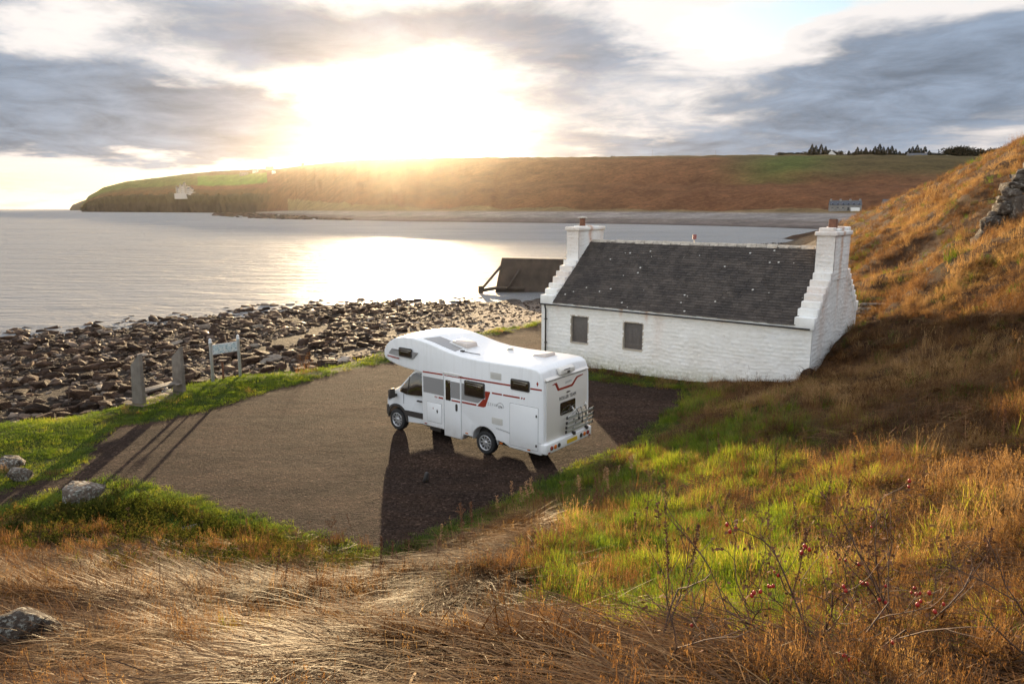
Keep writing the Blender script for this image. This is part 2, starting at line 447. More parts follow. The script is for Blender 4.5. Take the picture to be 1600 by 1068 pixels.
# distant land, colour from a painted map of vegetation
m, g, out = new_mat('distant_land')
tc = g.node('ShaderNodeTexCoord').outputs['Object']
ca = g.node('ShaderNodeAttribute', attribute_name='landcol').outputs['Color']
n = g.noise(tc, 0.035, 8, 0.68); n2_ = g.noise(tc, 0.25, 6, 0.7)
c = g.v('MULTIPLY', ca, g.ramp(n, [(0.3, 0.6), (0.7, 1.4)]))
c = g.v('MULTIPLY', c, g.ramp(n2_, [(0.3, 0.65), (0.7, 1.4)]))
p = g.node('ShaderNodeBsdfPrincipled', {'Base Color': c, 'Roughness': 0.95, 'Specular IOR Level': 0.05,
    'Normal': g.node('ShaderNodeBump', {'Strength': 0.8, 'Distance': 3.0, 'Height': n}).outputs[0]})
g.l.new(p.outputs[0], out.inputs[0]); M['land'] = m
# ------------------------------------------------------------------ the near terrain
SEA = -3.0
TP = [(0.0, 3.0, 4.84), (0.0, 5.0, 3.77), (0.0, 8.0, 2.68), (-0.2, 10.5, 1.68), (-0.25, 13.0, 0.75), (-3.55, 4.5, 3.76), (-5.41, 7.0, 2.85), (-7.63, 10.0, 1.55), (-10.22, 13.5, 0.2), (-1.87, 3.8, 4.27), (-3.38, 7.0, 2.85), (-4.91, 10.3, 1.3), (-5.6, 9.0, 1.9), (-7.99, 13.0, 0.32), (-0.79, 3.2, 4.7), (-1.22, 5.0, 3.77), (-2.0, 8.3, 2.26), (-1.53, 10.0, 1.5), (0.59, 3.0, 4.84), (1.34, 7.0, 3.22), (2.26, 12.0, 1.74), (2.76, 16.5, 0.8), (1.18, 3.0, 4.84), (2.49, 6.5, 3.49), (3.76, 10.0, 2.62), (5.55, 15.0, 1.9), (7.14, 20.0, 1.34), (6.2, 20.5, 1.01), (1.77, 3.0, 4.84), (3.44, 6.0, 3.76), (7.21, 13.0, 2.58), (10.73, 20.0, 2.1), (12.41, 26.0, 2.07), (15.57, 29.0, 2.56), (18.18, 34.0, 2.56), (20.37, 37.0, 2.93), (20.35, 41.0, 2.93), (24.57, 45.0, 3.8), (30.64, 60.0, 4.9), (36.42, 60.0, 7.2), (23.42, 38.0, 4.56), (15.66, 25.0, 3.17), (10.82, 17.0, 2.83), (7.12, 11.0, 3.26), (3.68, 5.5, 4.03), (34.31, 50.0, 10.5), (25.08, 36.0, 6.88), (17.04, 24.0, 4.4), (10.19, 14.0, 3.57), (5.27, 7.0, 3.93), (18.96, 33.0, 4.16),
      # foot hollows, sides and what lies beyond the frame
      (-2.5, 12.2, 0.35), (-5.2, 13.2, 0.25), (-3.8, 12.0, 0.6), (-9.5, 16.0, 0.1), (-12.5, 15.5, 0.1),
      (0, 0, 5.35), (0, -6, 6.6), (8, 0, 6.6), (8, -8, 8.5), (-6, 0, 4.6), (-12, 2, 3.4), (-14, 8, 2.0), (-16, 12, 0.9), (-20, 4, 2.4), (-24, 10, 0.6), (-10, -8, 5.5),
      (-20, 18, 0.05), (-26, 16, 0.0), (-30, 10, 0.3), (-40, 8, 0.2),
      (15, 5, 7.2), (22, 12, 9.5), (30, 22, 12.0), (42, 36, 15.5), (30, 0, 14), (50, 15, 22), (60, 45, 22), (25, -10, 14), (48, 60, 14.5), (60, 80, 17), (90, 60, 30), (90, 120, 22), (130, 60, 36), (130, 200, 22),
      # behind the crest the land drops to the shore
      (21, 50, 1.2), (17, 48, 0.1), (26, 60, 1.6), (24, 72, -0.8), (33, 78, 2.0), (30, 92, -2.4), (45, 100, 2.5), (42, 125, -2.4), (60, 135, 4), (60, 160, -3), (85, 190, 1.5), (85, 225, -3.2), (110, 240, 2),
      (14.5, 43, 0.5), (13, 36.5, 0.6), (16.5, 38, 1.7),
      # under and round the cottage
      (1.4, 33.2, 0.0), (4.5, 30.8, 0.05), (6.4, 29.3, 0.08), (8.3, 27.8, 0.32), (9.8, 26.5, 0.66), (10.7, 25.5, 0.95), (11.8, 26.8, 1.15), (13.2, 28.6, 1.75), (14.9, 30.8, 2.0), (12.4, 33.3, 1.3), (9.5, 35.5, 0.5), (5.6, 38.6, 0.0),
      (8.5, 25.2, 0.55), (7.4, 24.4, 0.45), (6.0, 22.5, 0.45), (5.2, 20.8, 0.4)]
LOTFAR = [(-12.75, 20.87), (-13.02, 22.84), (-11.67, 23.64), (-10.66, 25.18), (-9.69, 27.41), (-7.68, 30.78), (-5.91, 32.65), (-1.25, 39.81), (1.56, 43.65), (5, 48), (9, 51)]
LOTR = [(12, 49), (8, 44.5), (5.2, 40.2), (0.9, 34.2), (1.2, 31.6), (3.43, 29.2), (5.25, 28.4), (6.88, 27.6), (6.68, 26.34), (5.19, 23.57), (3.91, 21.18), (1.36, 18.23), (-0.6, 15.96), (-2.62, 13.74), (-4.94, 14.94), (-6.76, 15.96), (-10.07, 18.0), (-10.69, 17.91), (-11.43, 17.21), (-12.09, 16.07), (-16, 14.6), (-24, 13.0)]
TRK = [(-24, 14.6), (-17, 15.8), (-13.2, 17.2), (-12.36, 17.91), (-11.9, 18.71)]
LOT = LOTFAR + LOTR + TRK
VERGE = [(-60, 6), (-34, 14), (-22, 19.5), (-16.86, 22.94), (-13.75, 25.51), (-12.96, 28.04), (-12.36, 28.7), (-11.47, 29.73), (-6.29, 34.88), (-1.48, 41.38), (1.69, 45.06), (7, 51.5), (13, 54.5), (17, 55)]
SHORE = [(-110, 36), (-80, 46), (-58, 54), (-46, 60), (-40, 66), (-31, 74), (-20, 82), (-4, 88.7), (6, 92), (15, 96), (24, 97), (34, 104), (50, 135), (70, 180), (90, 235)]
SHOREP = [(x, y, SEA) for x, y in SHORE]
pts = list(TP)
pts += [(x, y, 0.0) for x, y in LOTFAR + TRK] + [(x, y, 0.0) for x, y in LOTR if not (x > 1.3 and y < 27)]
pts += [(-5, 20, 0), (0, 25, 0), (-8, 25, 0), (-3, 30, 0), (-3, 17, 0), (3, 24, 0), (-10, 20, 0), (-1, 35, 0)]
pts += [(x, y, 0.05) for x, y in VERGE]
for (x, y) in VERGE[:11]:
    pts.append((x - 1.5, y + 1.2, -0.75)); pts.append((x - 6, y + 5, -1.25)); pts.append((x - 15, y + 13, -2.0))
pts += SHOREP + [(x - 10, y + 14, SEA - 1.3) for x, y in SHORE] + [(x - 40, y + 60, SEA - 4) for x, y in SHORE]
pts = np.array(pts, float)
# drop near-duplicates
keep = []
for i, q in enumerate(pts):
    if all((pts[j][0] - q[0]) ** 2 + (pts[j][1] - q[1]) ** 2 > 0.36 for j in keep): keep.append(i)
pts = pts[keep]
def _kern(d2): return np.sqrt(d2 + 0.8)
A = _kern((pts[:, None, 0] - pts[None, :, 0]) ** 2 + (pts[:, None, 1] - pts[None, :, 1]) ** 2)
n_ = len(pts)
Pm = np.c_[np.ones(n_), pts[:, :2]]
KK = np.block([[A - np.eye(n_) * 0.08, Pm], [Pm.T, np.zeros((3, 3))]])
wts = np.linalg.solve(KK, np.r_[pts[:, 2], 0, 0, 0])
def lot_sd(x, y):
    """distance to the gravel, negative inside"""
    d = dist_line(x, y, LOT, True)
    return np.where(in_poly(x, y, LOT), -d, d)
BEACH_POLY = VERGE + [(17, 58), (30, 75), (60, 140), (95, 250), (-200, 250), (-200, 6)]
def ground(x, y, detail=True):
    x = np.atleast_1d(np.asarray(x, float)); y = np.atleast_1d(np.asarray(y, float))
    sh = x.shape; x = x.ravel(); y = y.ravel(); z = np.empty_like(x)
    for i in range(0, len(x), 20000):
        xs, ys = x[i:i + 20000], y[i:i + 20000]
        z[i:i + 20000] = _kern((xs[:, None] - pts[None, :, 0]) ** 2 + (ys[:, None] - pts[None, :, 1]) ** 2) @ wts[:n_] + wts[n_] + wts[n_ + 1] * xs + wts[n_ + 2] * ys
    sdv = lot_sd(x, y)
    f = sstep(sdv, -0.3, 1.6)
    z = z * f + (1 - f) * np.where(sdv < 0, 0.0, z * 0.3)
    bch = in_poly(x, y, BEACH_POLY)
    vd = dist_line(x, y, VERGE)
    z = np.where(bch, z - 0.35 * sstep(vd, 0, 0.5), z)
    if detail:
        dd = np.hypot(x, y)
        lawn = sstep(sdv, 0.0, 3.0) * (1 - bch)
        rough = lawn * np.where((y > 15) & (x < -2), 0.25, 1.0)
        big = 0.26 + 0.5 * sstep(dd, 38, 60) * (z > 2.2)
        z = z + rough * (big * fbm(x / 2.6, y / 2.6, 3, 3) * (sstep(dd, 2.0, 6.0) * 0.7 + 0.3) + 0.09 * fbm(x / 0.55, y / 0.55, 3, 9))
        z = z + (1 - lawn) * (1 - bch) * 0.02 * fbm(x / 1.4, y / 1.4, 3, 5)
        z = z + bch * 0.16 * fbm(x / 1.7, y / 1.7, 4, 15)
    return z.reshape(sh)
def gz(x, y): return float(ground(x, y)[0])
def axis_pts(lo, hi, a, b, step, grow):
    c = list(np.arange(a, b + 1e-6, step))
    s = step; v = b
    while v < hi: s *= grow; v += s; c.append(v)
    s = step; v = a; L = []
    while v > lo: s *= grow; v -= s; L.append(v)
    return np.array(L[::-1] + c)
gx = axis_pts(-120, 135, -15, 17, 0.15, 1.035)
gy = axis_pts(-14, 245, 2.0, 33, 0.15, 1.030)
GX, GY = np.meshgrid(gx, gy)
GZ = ground(GX, GY)
nx, ny = len(gx), len(gy)
Vt = np.c_[GX.ravel(), GY.ravel(), GZ.ravel()]
ii = (np.arange(ny - 1)[:, None] * nx + np.arange(nx - 1)[None, :]).ravel()
Ft = np.c_[ii, ii + 1, ii + nx + 1, ii + nx]
cx = Vt[Ft][:, :, 0].mean(1); cy = Vt[Ft][:, :, 1].mean(1)
wob = 0.28 * fbm(cx / 0.7, cy / 0.7, 3, 21)
is_lot = (lot_sd(cx, cy) + wob) < 0
is_bch = in_poly(cx, cy, BEACH_POLY) & ~is_lot
def greenness(x, y):
    """1 = fresh green, 0 = dry"""
    x = np.asarray(x, float); y = np.asarray(y, float)
    n = fbm(x / 1.6, y / 1.6, 3, 31) * 0.42 + fbm(x / 0.5, y / 0.5, 2, 37) * 0.2
    sdv = lot_sd(x, y)
    g_ = np.zeros_like(x) + 0.12
    # fresh slope in the middle
    cg = np.exp(-(((x - (0.6 + 0.20 * y)) / (1.15 + 0.16 * y)) ** 2)) * sstep(y, 2.5, 4.5) * (1 - sstep(y, 17, 21)) * 0.95
    g_ = np.maximum(g_, cg)
    # kept turf along the shore, round the lot and left of it
    turf = np.where((y > 14.5) & (x < 0), 1.0, 0.0) * 0.95
    g_ = np.maximum(g_, turf)
    g_ = np.maximum(g_, 0.9 * (1 - sstep(sdv, 0.6, 2.2)) * (y > 12.8))
    g_ = np.where((y > 20) & (x > 7.6), 0.06 + 0 * x, g_)
    g_ = np.where((y < 10.5) & (x < -1.0 + 0.1 * y), g_ * 0.6 + 0.13, g_)
    return np.clip(g_ + n * (1.0 - 0.4 * turf), 0, 1)
def submesh(name, mask, mat, attr, label=None):
    F = Ft[mask]; used, inv = np.unique(F, return_inverse=True)
    V = Vt[used]
    me = np_mesh(name, V, inv.reshape(F.shape))
    for nm, fn in attr.items():
        at = me.attributes.new(nm, 'FLOAT', 'POINT'); at.data.foreach_set('value', fn(V[:, 0], V[:, 1]).astype(np.float32))
    o = link(name, me, None, mat); tag(o, kind='structure')
    return o
submesh('car_park', is_lot, M['gravel'], {})
submesh('beach', is_bch, M['beach'], {'pale': lambda x, y: sstep(x, -14, 2) * (1 - 0.85 * sstep(dist_line(x, y, VERGE), 18, 32)) + 0.5 * (1 - sstep(dist_line(x, y, VERGE), 1, 5))})
submesh('hillside', ~is_lot & ~is_bch, M['hill'], {'green': greenness})

# ------------------------------------------------------------------ sea, one sheet to the horizon
bmv = []; bmf = []
rs = [0, 60, 140, 300, 700, 1500, 4000, 9000, 16000]; nseg = 72
bmv.append((0, 150, SEA))
for r_ in rs[1:]:
    for q in range(nseg): bmv.append((r_ * math.cos(2 * math.pi * q / nseg), 150 + r_ * math.sin(2 * math.pi * q / nseg), SEA))
for q in range(nseg): bmf.append((0, 1 + q, 1 + (q + 1) % nseg))
for i in range(len(rs) - 2):
    for q in range(nseg):
        a = 1 + i * nseg; b = a + nseg
        bmf.append((a + q, b + q, b + (q + 1) % nseg, a + (q + 1) % nseg))
me = bpy.data.meshes.new('sea'); me.from_pydata(bmv, [], bmf); me.update()
tag(link('sea', me, None, M['sea']), kind='structure')

# ------------------------------------------------------------------ the land across the bay
# per bearing: waterline distance, foot distance and height, cliff top, mid slope, crest
FPX = 1149.0
def zat(py, D): return CAM_Z - (py - 326.0) / 1168.0 * D
HL = [ # c,   Dw,   D1,  py1,  D2,   py2,  D3,   py3,  D4,  py4
    (128, 2300, 2306, 329, 2320, 325.5, 2340, 323, 2380, 321),
    (140, 2280, 2288, 331, 2310, 315, 2340, 311, 2390, 307),
    (165, 2230, 2245, 331, 2260, 309, 2320, 301, 2420, 293),
    (200, 2150, 2165, 331, 2180, 307, 2260, 295, 2420, 284),
    (260, 2000, 2015, 331.5, 2035, 306, 2130, 292, 2300, 277),
    (300, 1900, 1915, 332, 1935, 306, 2040, 291, 2250, 272),
    (345, 1800, 1815, 332, 1840, 307, 1930, 292, 2200, 268),
    (400, 1560, 1680, 331, 1730, 306, 1850, 289, 2100, 265.5),
    (440, 1150, 1450, 329, 1520, 308, 1700, 286, 2000, 264.5),
    (480, 850, 1100, 328.5, 1220, 312, 1480, 283, 1800, 259),
    (560, 620, 820, 328.5, 900, 318, 1080, 282, 1350, 251),
    (640, 575, 740, 328.5, 780, 322, 930, 282, 1120, 248),
    (850, 520, 640, 329, 665, 325, 790, 284, 950, 246.5),
    (1000, 480, 590, 329.5, 610, 326, 720, 286, 880, 245),
    (1150, 420, 540, 330.5, 560, 327, 660, 287, 830, 243.5),
    (1250, 375, 515, 331, 535, 328, 630, 287, 800, 243),
    (1330, 330, 490, 331.5, 515, 328.5, 600, 287, 790, 243),
    (1400, 290, 470, 332, 500, 328, 585, 287, 780, 243.5),
    (1520, 250, 440, 333, 470, 328, 560, 289, 770, 245),
    (1800, 230, 400, 334, 430, 328, 540, 290, 760, 244),
    (2600, 220, 380, 334, 410, 328, 520, 290, 760, 244)]
HL = np.array(HL, float)
cc = np.concatenate([np.arange(127, 480, 1.3), np.arange(480, 1650, 2.2), np.arange(1650, 2600, 14)])
cols = []
def lerp(col): return np.interp(cc, HL[:, 0], HL[:, col])
taz = (cc - 800.0) / FPX
Dw, D1, D2, D3, D4 = lerp(1), lerp(2), lerp(4), lerp(6), lerp(8)
z1, z2, z3, z4 = zat(lerp(3), D1), zat(lerp(5), D2), zat(lerp(7), D3), zat(lerp(9), D4)
st = []   # stations: distance, height, colour weights
def seg(Da, za, Db, zb, n, kind, ease=0.0):
    for i in range(n):
        t = i / n; te = t + ease * math.sin(math.pi * t) * 0.5
        st.append((Da + (Db - Da) * t, za + (zb - za) * te, kind + t))
seg(Dw - 25, np.full_like(cc, SEA - 1.5), D1, z1, 7, 0)
seg(D1, z1, D2, z2, 6, 1)
seg(D2, z2, D3, z3, 14, 2, 0.15)
seg(D3, z3, D4, z4, 14, 3, 0.28)
seg(D4, z4, D4 + 500, z4 - 2, 6, 4)
st.append((D4 + 700, z4 - 10, 5.0)); st.append((D4 + 900, z4 - 70, 5.0))
ns = len(st); nc = len(cc)
D = np.array([s[0] for s in st]); ZZ = np.array([s[1] for s in st]); KD = np.array([np.full(nc, s[2]) for s in st])
XX = taz[None, :] * D; YY = D.copy()
mid = np.clip(np.sin(np.clip((KD - 1.0) / 3.0, 0, 1) * math.pi), 0, 1)
arc = np.cumsum(np.r_[0, np.hypot(np.diff(XX[20]), np.diff(YY[20]))])[None, :] + 0 * KD
gul = fbm(arc / 38.0 + 0.4 * fbm(KD * 1.3, arc / 60, 2, 5), KD * 0.5, 4, 41)
ZZ = ZZ + gul * mid * np.where(cc < 480, 3.5, 4.2)[None, :] + fbm(XX / 14, YY / 14, 3, 45) * 0.9 * (KD > 1)
cliff = ((cc < 445)[None, :] & (KD >= 1) & (KD < 2.2))
YY = YY + np.where(cliff, fbm(arc / 9.0, KD * 2, 3, 48) * 16 * (1 - sstep(cc, 380, 440))[None, :], 0)
ZZ = ZZ + np.where((KD >= 4) & (KD < 4.2), 0.5 * fbm(arc / 6, arc * 0, 3, 49), 0)
base = np.zeros((ns, nc, 3))
sand = np.array([0.135, 0.110, 0.098]); shingle = np.array([0.21, 0.185, 0.17]); wet = np.array([0.075, 0.058, 0.05])
brack = np.array([0.125, 0.055, 0.026]); rockc = np.array([0.032, 0.025, 0.021]); grn = np.array([0.060, 0.085, 0.018]); olive = np.array([0.075, 0.062, 0.024]); fieldc = np.array([0.085, 0.085, 0.028]); strawc = np.array([0.20, 0.145, 0.07])
def put(mask, c, w=1.0):
    w = np.broadcast_to(np.asarray(w, float), mask.shape) * mask
    base[:] = base * (1 - w[..., None]) + np.asarray(c) * w[..., None]
C2 = cc[None, :] + 0 * KD
n_a = fbm(arc / 60, KD * 3, 4, 51); n_b = fbm(arc / 18, KD * 6, 4, 53)
put(KD < 9, brack)
put(KD >= 0, brack * 0.75, sstep(n_b, -0.1, 0.5) * 0.7)
put(KD < 1, wet, 1.0)
put((KD > 0.22) & (KD < 1), sand, 1.0)
put((KD > 0.50 + 0.12 * n_a) & (KD < 1), shingle, 0.9)
put((KD >= 0.93) & (KD < 2.0) & (C2 > 450), strawc * 0.8, 0.75)
put((KD < 1.35) & (C2 < 400), rockc)
cf = 1 - sstep(C2, 380, 450)
put((KD >= 1) & (KD < 2.15 + .15 * n_b), rockc, cf)
put((KD >= 1.6) & (KD < 2.6), olive * 0.6, cf * 0.5)
# fields and grazed tops
put((KD > 2.6) & (C2 < 300), olive * 0.8, 0.8)
put((KD > 3.05) & (C2 < 330), np.array([0.075, 0.095, 0.025]), 0.9)
put((KD > 3.0) & (KD < 3.55) & (C2 > 312) & (C2 < 420), np.array([0.075, 0.14, 0.02]), 0.95)
put((KD > 3.55) & (C2 > 300) & (C2 < 520), olive, 0.8)
put((KD > 3.85) & (C2 > 340) & (C2 < 470), rockc, 0.8)
put((KD > 3.75) & (C2 >= 520), olive, 0.45)
up_g = sstep(C2, 1090, 1180) * sstep(KD + 0.25 * n_a, 3.0, 3.35)
put(KD > 2.5, olive * 0.82, up_g * 0.85)
vg = np.exp(-((C2 - (1215 + 60 * (KD - 3.3))) / 55) ** 2) * sstep(KD + 0.2 * n_a, 2.75, 3.3) * (1 - sstep(KD, 3.8, 4.0))
put(KD > 2.5, grn * 0.9, vg * 0.9)
put((KD > 3.9) & (KD < 4.12) & (C2 > 1000), strawc * 0.6, 0.5)
Vh = np.c_[XX.ravel(), YY.ravel(), ZZ.ravel()]
ii = (np.arange(ns - 1)[:, None] * nc + np.arange(nc - 1)[None, :]).ravel()
Fh = np.c_[ii, ii + 1, ii + nc + 1, ii + nc]
def land_obj(name, rows):
    r0, r1 = rows
    m_ = ((Fh[:, 0] // nc) >= r0) & ((Fh[:, 0] // nc) < r1)
    F = Fh[m_]; used, inv = np.unique(F, return_inverse=True)
    me = np_mesh(name, Vh[used], inv.reshape(F.shape))
    ca_ = me.color_attributes.new('landcol', 'FLOAT_COLOR', 'POINT')
    col4 = np.c_[base.reshape(-1, 3)[used], np.ones(len(used))].astype(np.float32)
    ca_.data.foreach_set('color', col4.ravel())
    return tag(link(name, me, None, M['land']), kind='structure')
land_obj('far_beach', (0, 7))
land_obj('headland', (7, ns - 1))
def land_z(c, D_):
    """surface height of the far land on bearing c at distance D_"""
    j = int(np.argmin(abs(cc - c))); return float(np.interp(D_, D[:, j], ZZ[:, j]))
def land_xy(c, D_): return ((c - 800.0) / FPX * D_, D_)

def ridge_land(name, prof, D0, depth, colr, seed):
    """a farther hill: crest profile (c, py) at distance D0"""
    c_ = np.arange(prof[0][0], prof[-1][0] + 0.1, 1.0)
    py = np.interp(c_, [q[0] for q in prof], [q[1] for q in prof])
    zt = zat(py, D0 + depth * 0.5) + 1.5 * fbm(c_ / 5, c_ * 0, 3, seed)
    rows = [(D0, np.full_like(c_, SEA - 1)), (D0 + 6, np.minimum(zt * 0.45, 30)), (D0 + depth * 0.2, zt * 0.75), (D0 + depth * 0.5, zt), (D0 + depth, zt * 0.8), (D0 + depth * 1.4, np.full_like(c_, SEA - 1))]
    V = np.concatenate([np.c_[(c_ - 800) / FPX * d_, np.full_like(c_, d_), z_] for d_, z_ in rows])
    n = len(c_); ii = (np.arange(len(rows) - 1)[:, None] * n + np.arange(n - 1)[None, :]).ravel()
    me = np_mesh(name, V, np.c_[ii, ii + 1, ii + n + 1, ii + n])
    a_ = me.color_attributes.new('landcol', 'FLOAT_COLOR', 'POINT')
    a_.data.foreach_set('color', np.tile(np.array([*colr, 1.0], np.float32), (len(V), 1)).ravel())
    return tag(link(name, me, None, M['land']), kind='structure')
ridge_land('distant_point', [(109, 326), (114, 320), (125, 315.5), (140, 311), (165, 306)], 4200, 500, (0.03, 0.035, 0.035), 3)
# ------------------------------------------------------------------ whitewash and building materials
def whitewash(name, stains):
    m, g, out = new_mat(name)
    tc = g.node('ShaderNodeTexCoord').outputs['Object']
    s = g.node('ShaderNodeSeparateXYZ', {0: tc}).outputs
    n = g.noise(tc, 1.1, 7, 0.65); nf = g.noise(tc, 9.0, 6, 0.7)
    c = g.mix(g.ramp(n, [(0.35, 0), (0.75, 1)]), (0.87, 0.87, 0.85), (0.74, 0.72, 0.67))
    c = g.mix(g.ramp(nf, [(0.58, 0.0), (0.72, 0.5)]), c, (0.52, 0.44, 0.34))
    low = g.sm(s[2], 0.9, 0.05)
    c = g.mix(g.m('MULTIPLY', low, g.ramp(nf, [(0.35, 0.15), (0.6, 0.75)])), c, (0.36, 0.37, 0.25))
    for axis, pos, wdt, ztop, ln, amt in stains:
        d = g.m('DIVIDE', g.m('SUBTRACT', g.m('ADD', s[axis], g.m('MULTIPLY', g.m('SUBTRACT', g.noise(tc, 2.2, 3), 0.5), 0.35)), pos), wdt)
        e = g.m('EXPONENT', g.m('MULTIPLY', g.m('MULTIPLY', d, d), -1.0))
        f = g.m('MULTIPLY', e, g.sm(s[2], ztop - ln, ztop))
        c = g.mix(g.m('MULTIPLY', f, g.m('MULTIPLY', g.ramp(nf, [(0.3, 0.5), (0.7, 1.2)]), amt)), c, (0.50, 0.23, 0.09))
    p = g.node('ShaderNodeBsdfPrincipled', {'Base Color': c, 'Roughness': 0.85, 'Specular IOR Level': 0.2,
        'Normal': g.node('ShaderNodeBump', {'Strength': 1.0, 'Distance': 0.012, 'Height': g.noise(tc, 28, 6, 0.7)}).outputs[0]})
    g.l.new(p.outputs[0], out.inputs[0])
    return m
M['white_wall'] = whitewash('whitewashed_rubble', [(0, 4.15, 0.10, 2.85, 0.55, .7), (0, 5.35, 0.09, 2.85, 0.8, .7), (0, 2.0, 0.2, 2.9, 0.4, .35), (0, 8.6, .3, 2.9, .5, .25), (0, 0.9, .2, 2.9, .9, .25), (0, 5.9, .25, 2.3, 1.8, .22)])
M['white_gable'] = whitewash('whitewashed_gable', [(1, 3.15, 0.16, 6.2, 4.6, .75), (1, 2.1, 0.4, 6.2, 2.6, .3), (1, 4.6, 0.5, 4.6, 3, .3), (1, 1.2, .5, 3.5, 3.4, .3)])
m, g, out = new_mat('roof_slate')
tc = g.node('ShaderNodeTexCoord').outputs['Object']
ge = g.node('ShaderNodeNewGeometry').outputs['Random Per Island']; oi = g.node('ShaderNodeObjectInfo').outputs['Random']
r_ = g.node('ShaderNodeAttribute', attribute_name='shade').outputs['Fac']
c = g.mix(g.ramp(g.noise(tc, 1.2, 6, 0.65), [(0.35, 0), (0.65, 1)]), (0.040, 0.034, 0.031), (0.072, 0.059, 0.050))
c = g.v('SCALE', c, scale=g.m('ADD', 0.76, g.m('MULTIPLY', g.m('FRACT', g.m('ADD', ge, oi)), 0.48)))
c = g.v('MULTIPLY', c, g.ramp(g.noise(tc, 14, 6, 0.7), [(0.3, 0.65), (0.7, 1.4)]))
sp = g.ramp(g.noise(tc, 3.4, 4, 0.62, 0.4), [(0.735, 0), (0.76, 1)])
sp2 = g.ramp(g.node('ShaderNodeTexVoronoi', {'Vector': tc, 'Scale': 2.1}).outputs[0], [(0.075, 1), (0.10, 0)])
c = g.mix(g.m('MAXIMUM', sp, g.m('MULTIPLY', sp2, 0.8)), c, (0.62, 0.60, 0.55))
p = g.node('ShaderNodeBsdfPrincipled', {'Base Color': c, 'Roughness': 0.75, 'Specular IOR Level': 0.2,
    'Normal': g.node('ShaderNodeBump', {'Strength': 1.0, 'Distance': 0.008, 'Height': g.noise(tc, 40, 5, 0.7)}).outputs[0]})
g.l.new(p.outputs[0], out.inputs[0]); M['slate'] = m
M['mortar'] = simple('ridge_mortar', (0.42, 0.37, 0.31), 0.9, var=0.35, vscale=5, bump=0.02, bscale=20)
M['shutter'] = simple('grey_board_paint', (0.125, 0.112, 0.105), 0.6, var=0.12, vscale=8, bump=0.003)
M['reveal'] = simple('reveal_paint', (0.50, 0.44, 0.36), 0.8, var=0.15)
M['iron'] = simple('dark_gutter_iron', (0.035, 0.030, 0.028), 0.5, var=0.3)
M['pot'] = simple('clay_pot', (0.17, 0.075, 0.045), 0.8, var=0.3, bump=0.01)
M['dark_in'] = simple('dark_inside', (0.01, 0.01, 0.01), 0.9)

def stones(u, v, seed=0, h=0.16, w=0.42):
    """relief of coursed rubble: >0 proud"""
    vv = v / h + 1.1 * fbm(u / 1.1, v / 0.7, 3, seed + 3)
    row = np.floor(vv); fv = vv - row
    uu = u / w + _hash(row, row * 0, seed) * 7.3 + 0.25 * fbm(u / 0.5, row * 3.1, 2, seed + 5)
    col_ = np.floor(uu); fu = uu - col_
    split = _hash(row, col_, seed + 9) > 0.55
    fu2 = np.where(split, (fu * 2) % 1.0, fu); lw = np.where(split, w / 2, w)
    e = np.minimum(np.minimum(fv, 1 - fv) * h, np.minimum(fu2, 1 - fu2) * lw)
    bulge = sstep(e, 0.0, 0.045)
    r1 = _hash(row * 3 + np.where(split & (fu > .5), 1, 0), col_, seed + 11)
    return 0.013 * bulge + 0.016 * (r1 - 0.5) * bulge + 0.010 * fbm(u / 0.09, v / 0.07, 3, seed + 13)
def relief(o, uvec, nvec, u0, u1, v0, vtop, res=0.04, seed=0, closef=None, base=0.0):
    """wall face: origin o, runs along uvec from u0..u1, up from v0 to vtop(u); displaced along nvec"""
    nu = max(3, int((u1 - u0) / res)); us = np.linspace(u0, u1, nu + 1)
    hts = np.array([vtop(t) if callable(vtop) else vtop for t in us]); nv = max(3, int((hts.max() - v0) / res))
    t = np.linspace(0, 1, nv + 1)
    U = np.repeat(us[None, :], nv + 1, 0); Vv = v0 + t[:, None] * (hts - v0)[None, :]
    d = stones(U, Vv, seed) + base
    edge = (U <= u0 + 1e-6) | (U >= u1 - 1e-6)
    d = np.where(edge, base + 0.012, d)
    o = np.array(o, float); uvec = np.array(uvec, float); nvec = np.array(nvec, float)
    P = o + U[..., None] * uvec + d[..., None] * nvec; P[..., 2] += Vv
    n = nu + 1
    ii = (np.arange(nv)[:, None] * n + np.arange(nu)[None, :]).ravel()
    F = np.c_[ii, ii + 1, ii + n + 1, ii + n]
    if np.dot(np.cross(uvec, [0, 0, 1]), nvec) < 0: F = F[:, ::-1]
    return P.reshape(-1, 3), F
def join_np(parts):
    Vs = []; Fs = []; b = 0
    for V, F in parts:
        Vs.append(V); Fs.append(F + b); b += len(V)
    return np.concatenate(Vs), np.concatenate(Fs)

# ------------------------------------------------------------------ the cottage
HA, HD, HE, HR = 12.0, 6.6, 2.82, 5.5        # length, depth, eaves, ridge
house = empty('cottage', (1.38, 33.18, 0), R(-37.6))
tag(house, 'white stone cottage with dark slate roof, two chimneys and stepped gables', 'cottage')
Z0 = -0.6
wins = [(1.63, 2.50, 1.09, 2.28), (4.30, 5.20, 1.10, 2.24)]
xs = [0.0] + [q for w in wins for q in w[:2]] + [HA]
prt = []
for i in range(0, 6, 2): prt.append(relief((0, 0, 0), (1, 0, 0), (0, -1, 0), xs[i], xs[i + 1], Z0, HE))
for (a0, a1, b0, b1) in wins:
    prt.append(relief((0, 0, 0), (1, 0, 0), (0, -1, 0), a0, a1, Z0, b0)); prt.append(relief((0, 0, 0), (1, 0, 0), (0, -1, 0), a0, a1, b1, HE))
V, F = join_np(prt)
link('front_wall', np_mesh('front_wall', V, F), house, M['white_wall'])
V, F = relief((0, HD, 0), (1, 0, 0), (0, 1, 0), 0, HA, Z0, HE, res=0.12, seed=4)
link('back_wall', np_mesh('back_wall', V, F), house, M['white_wall'])
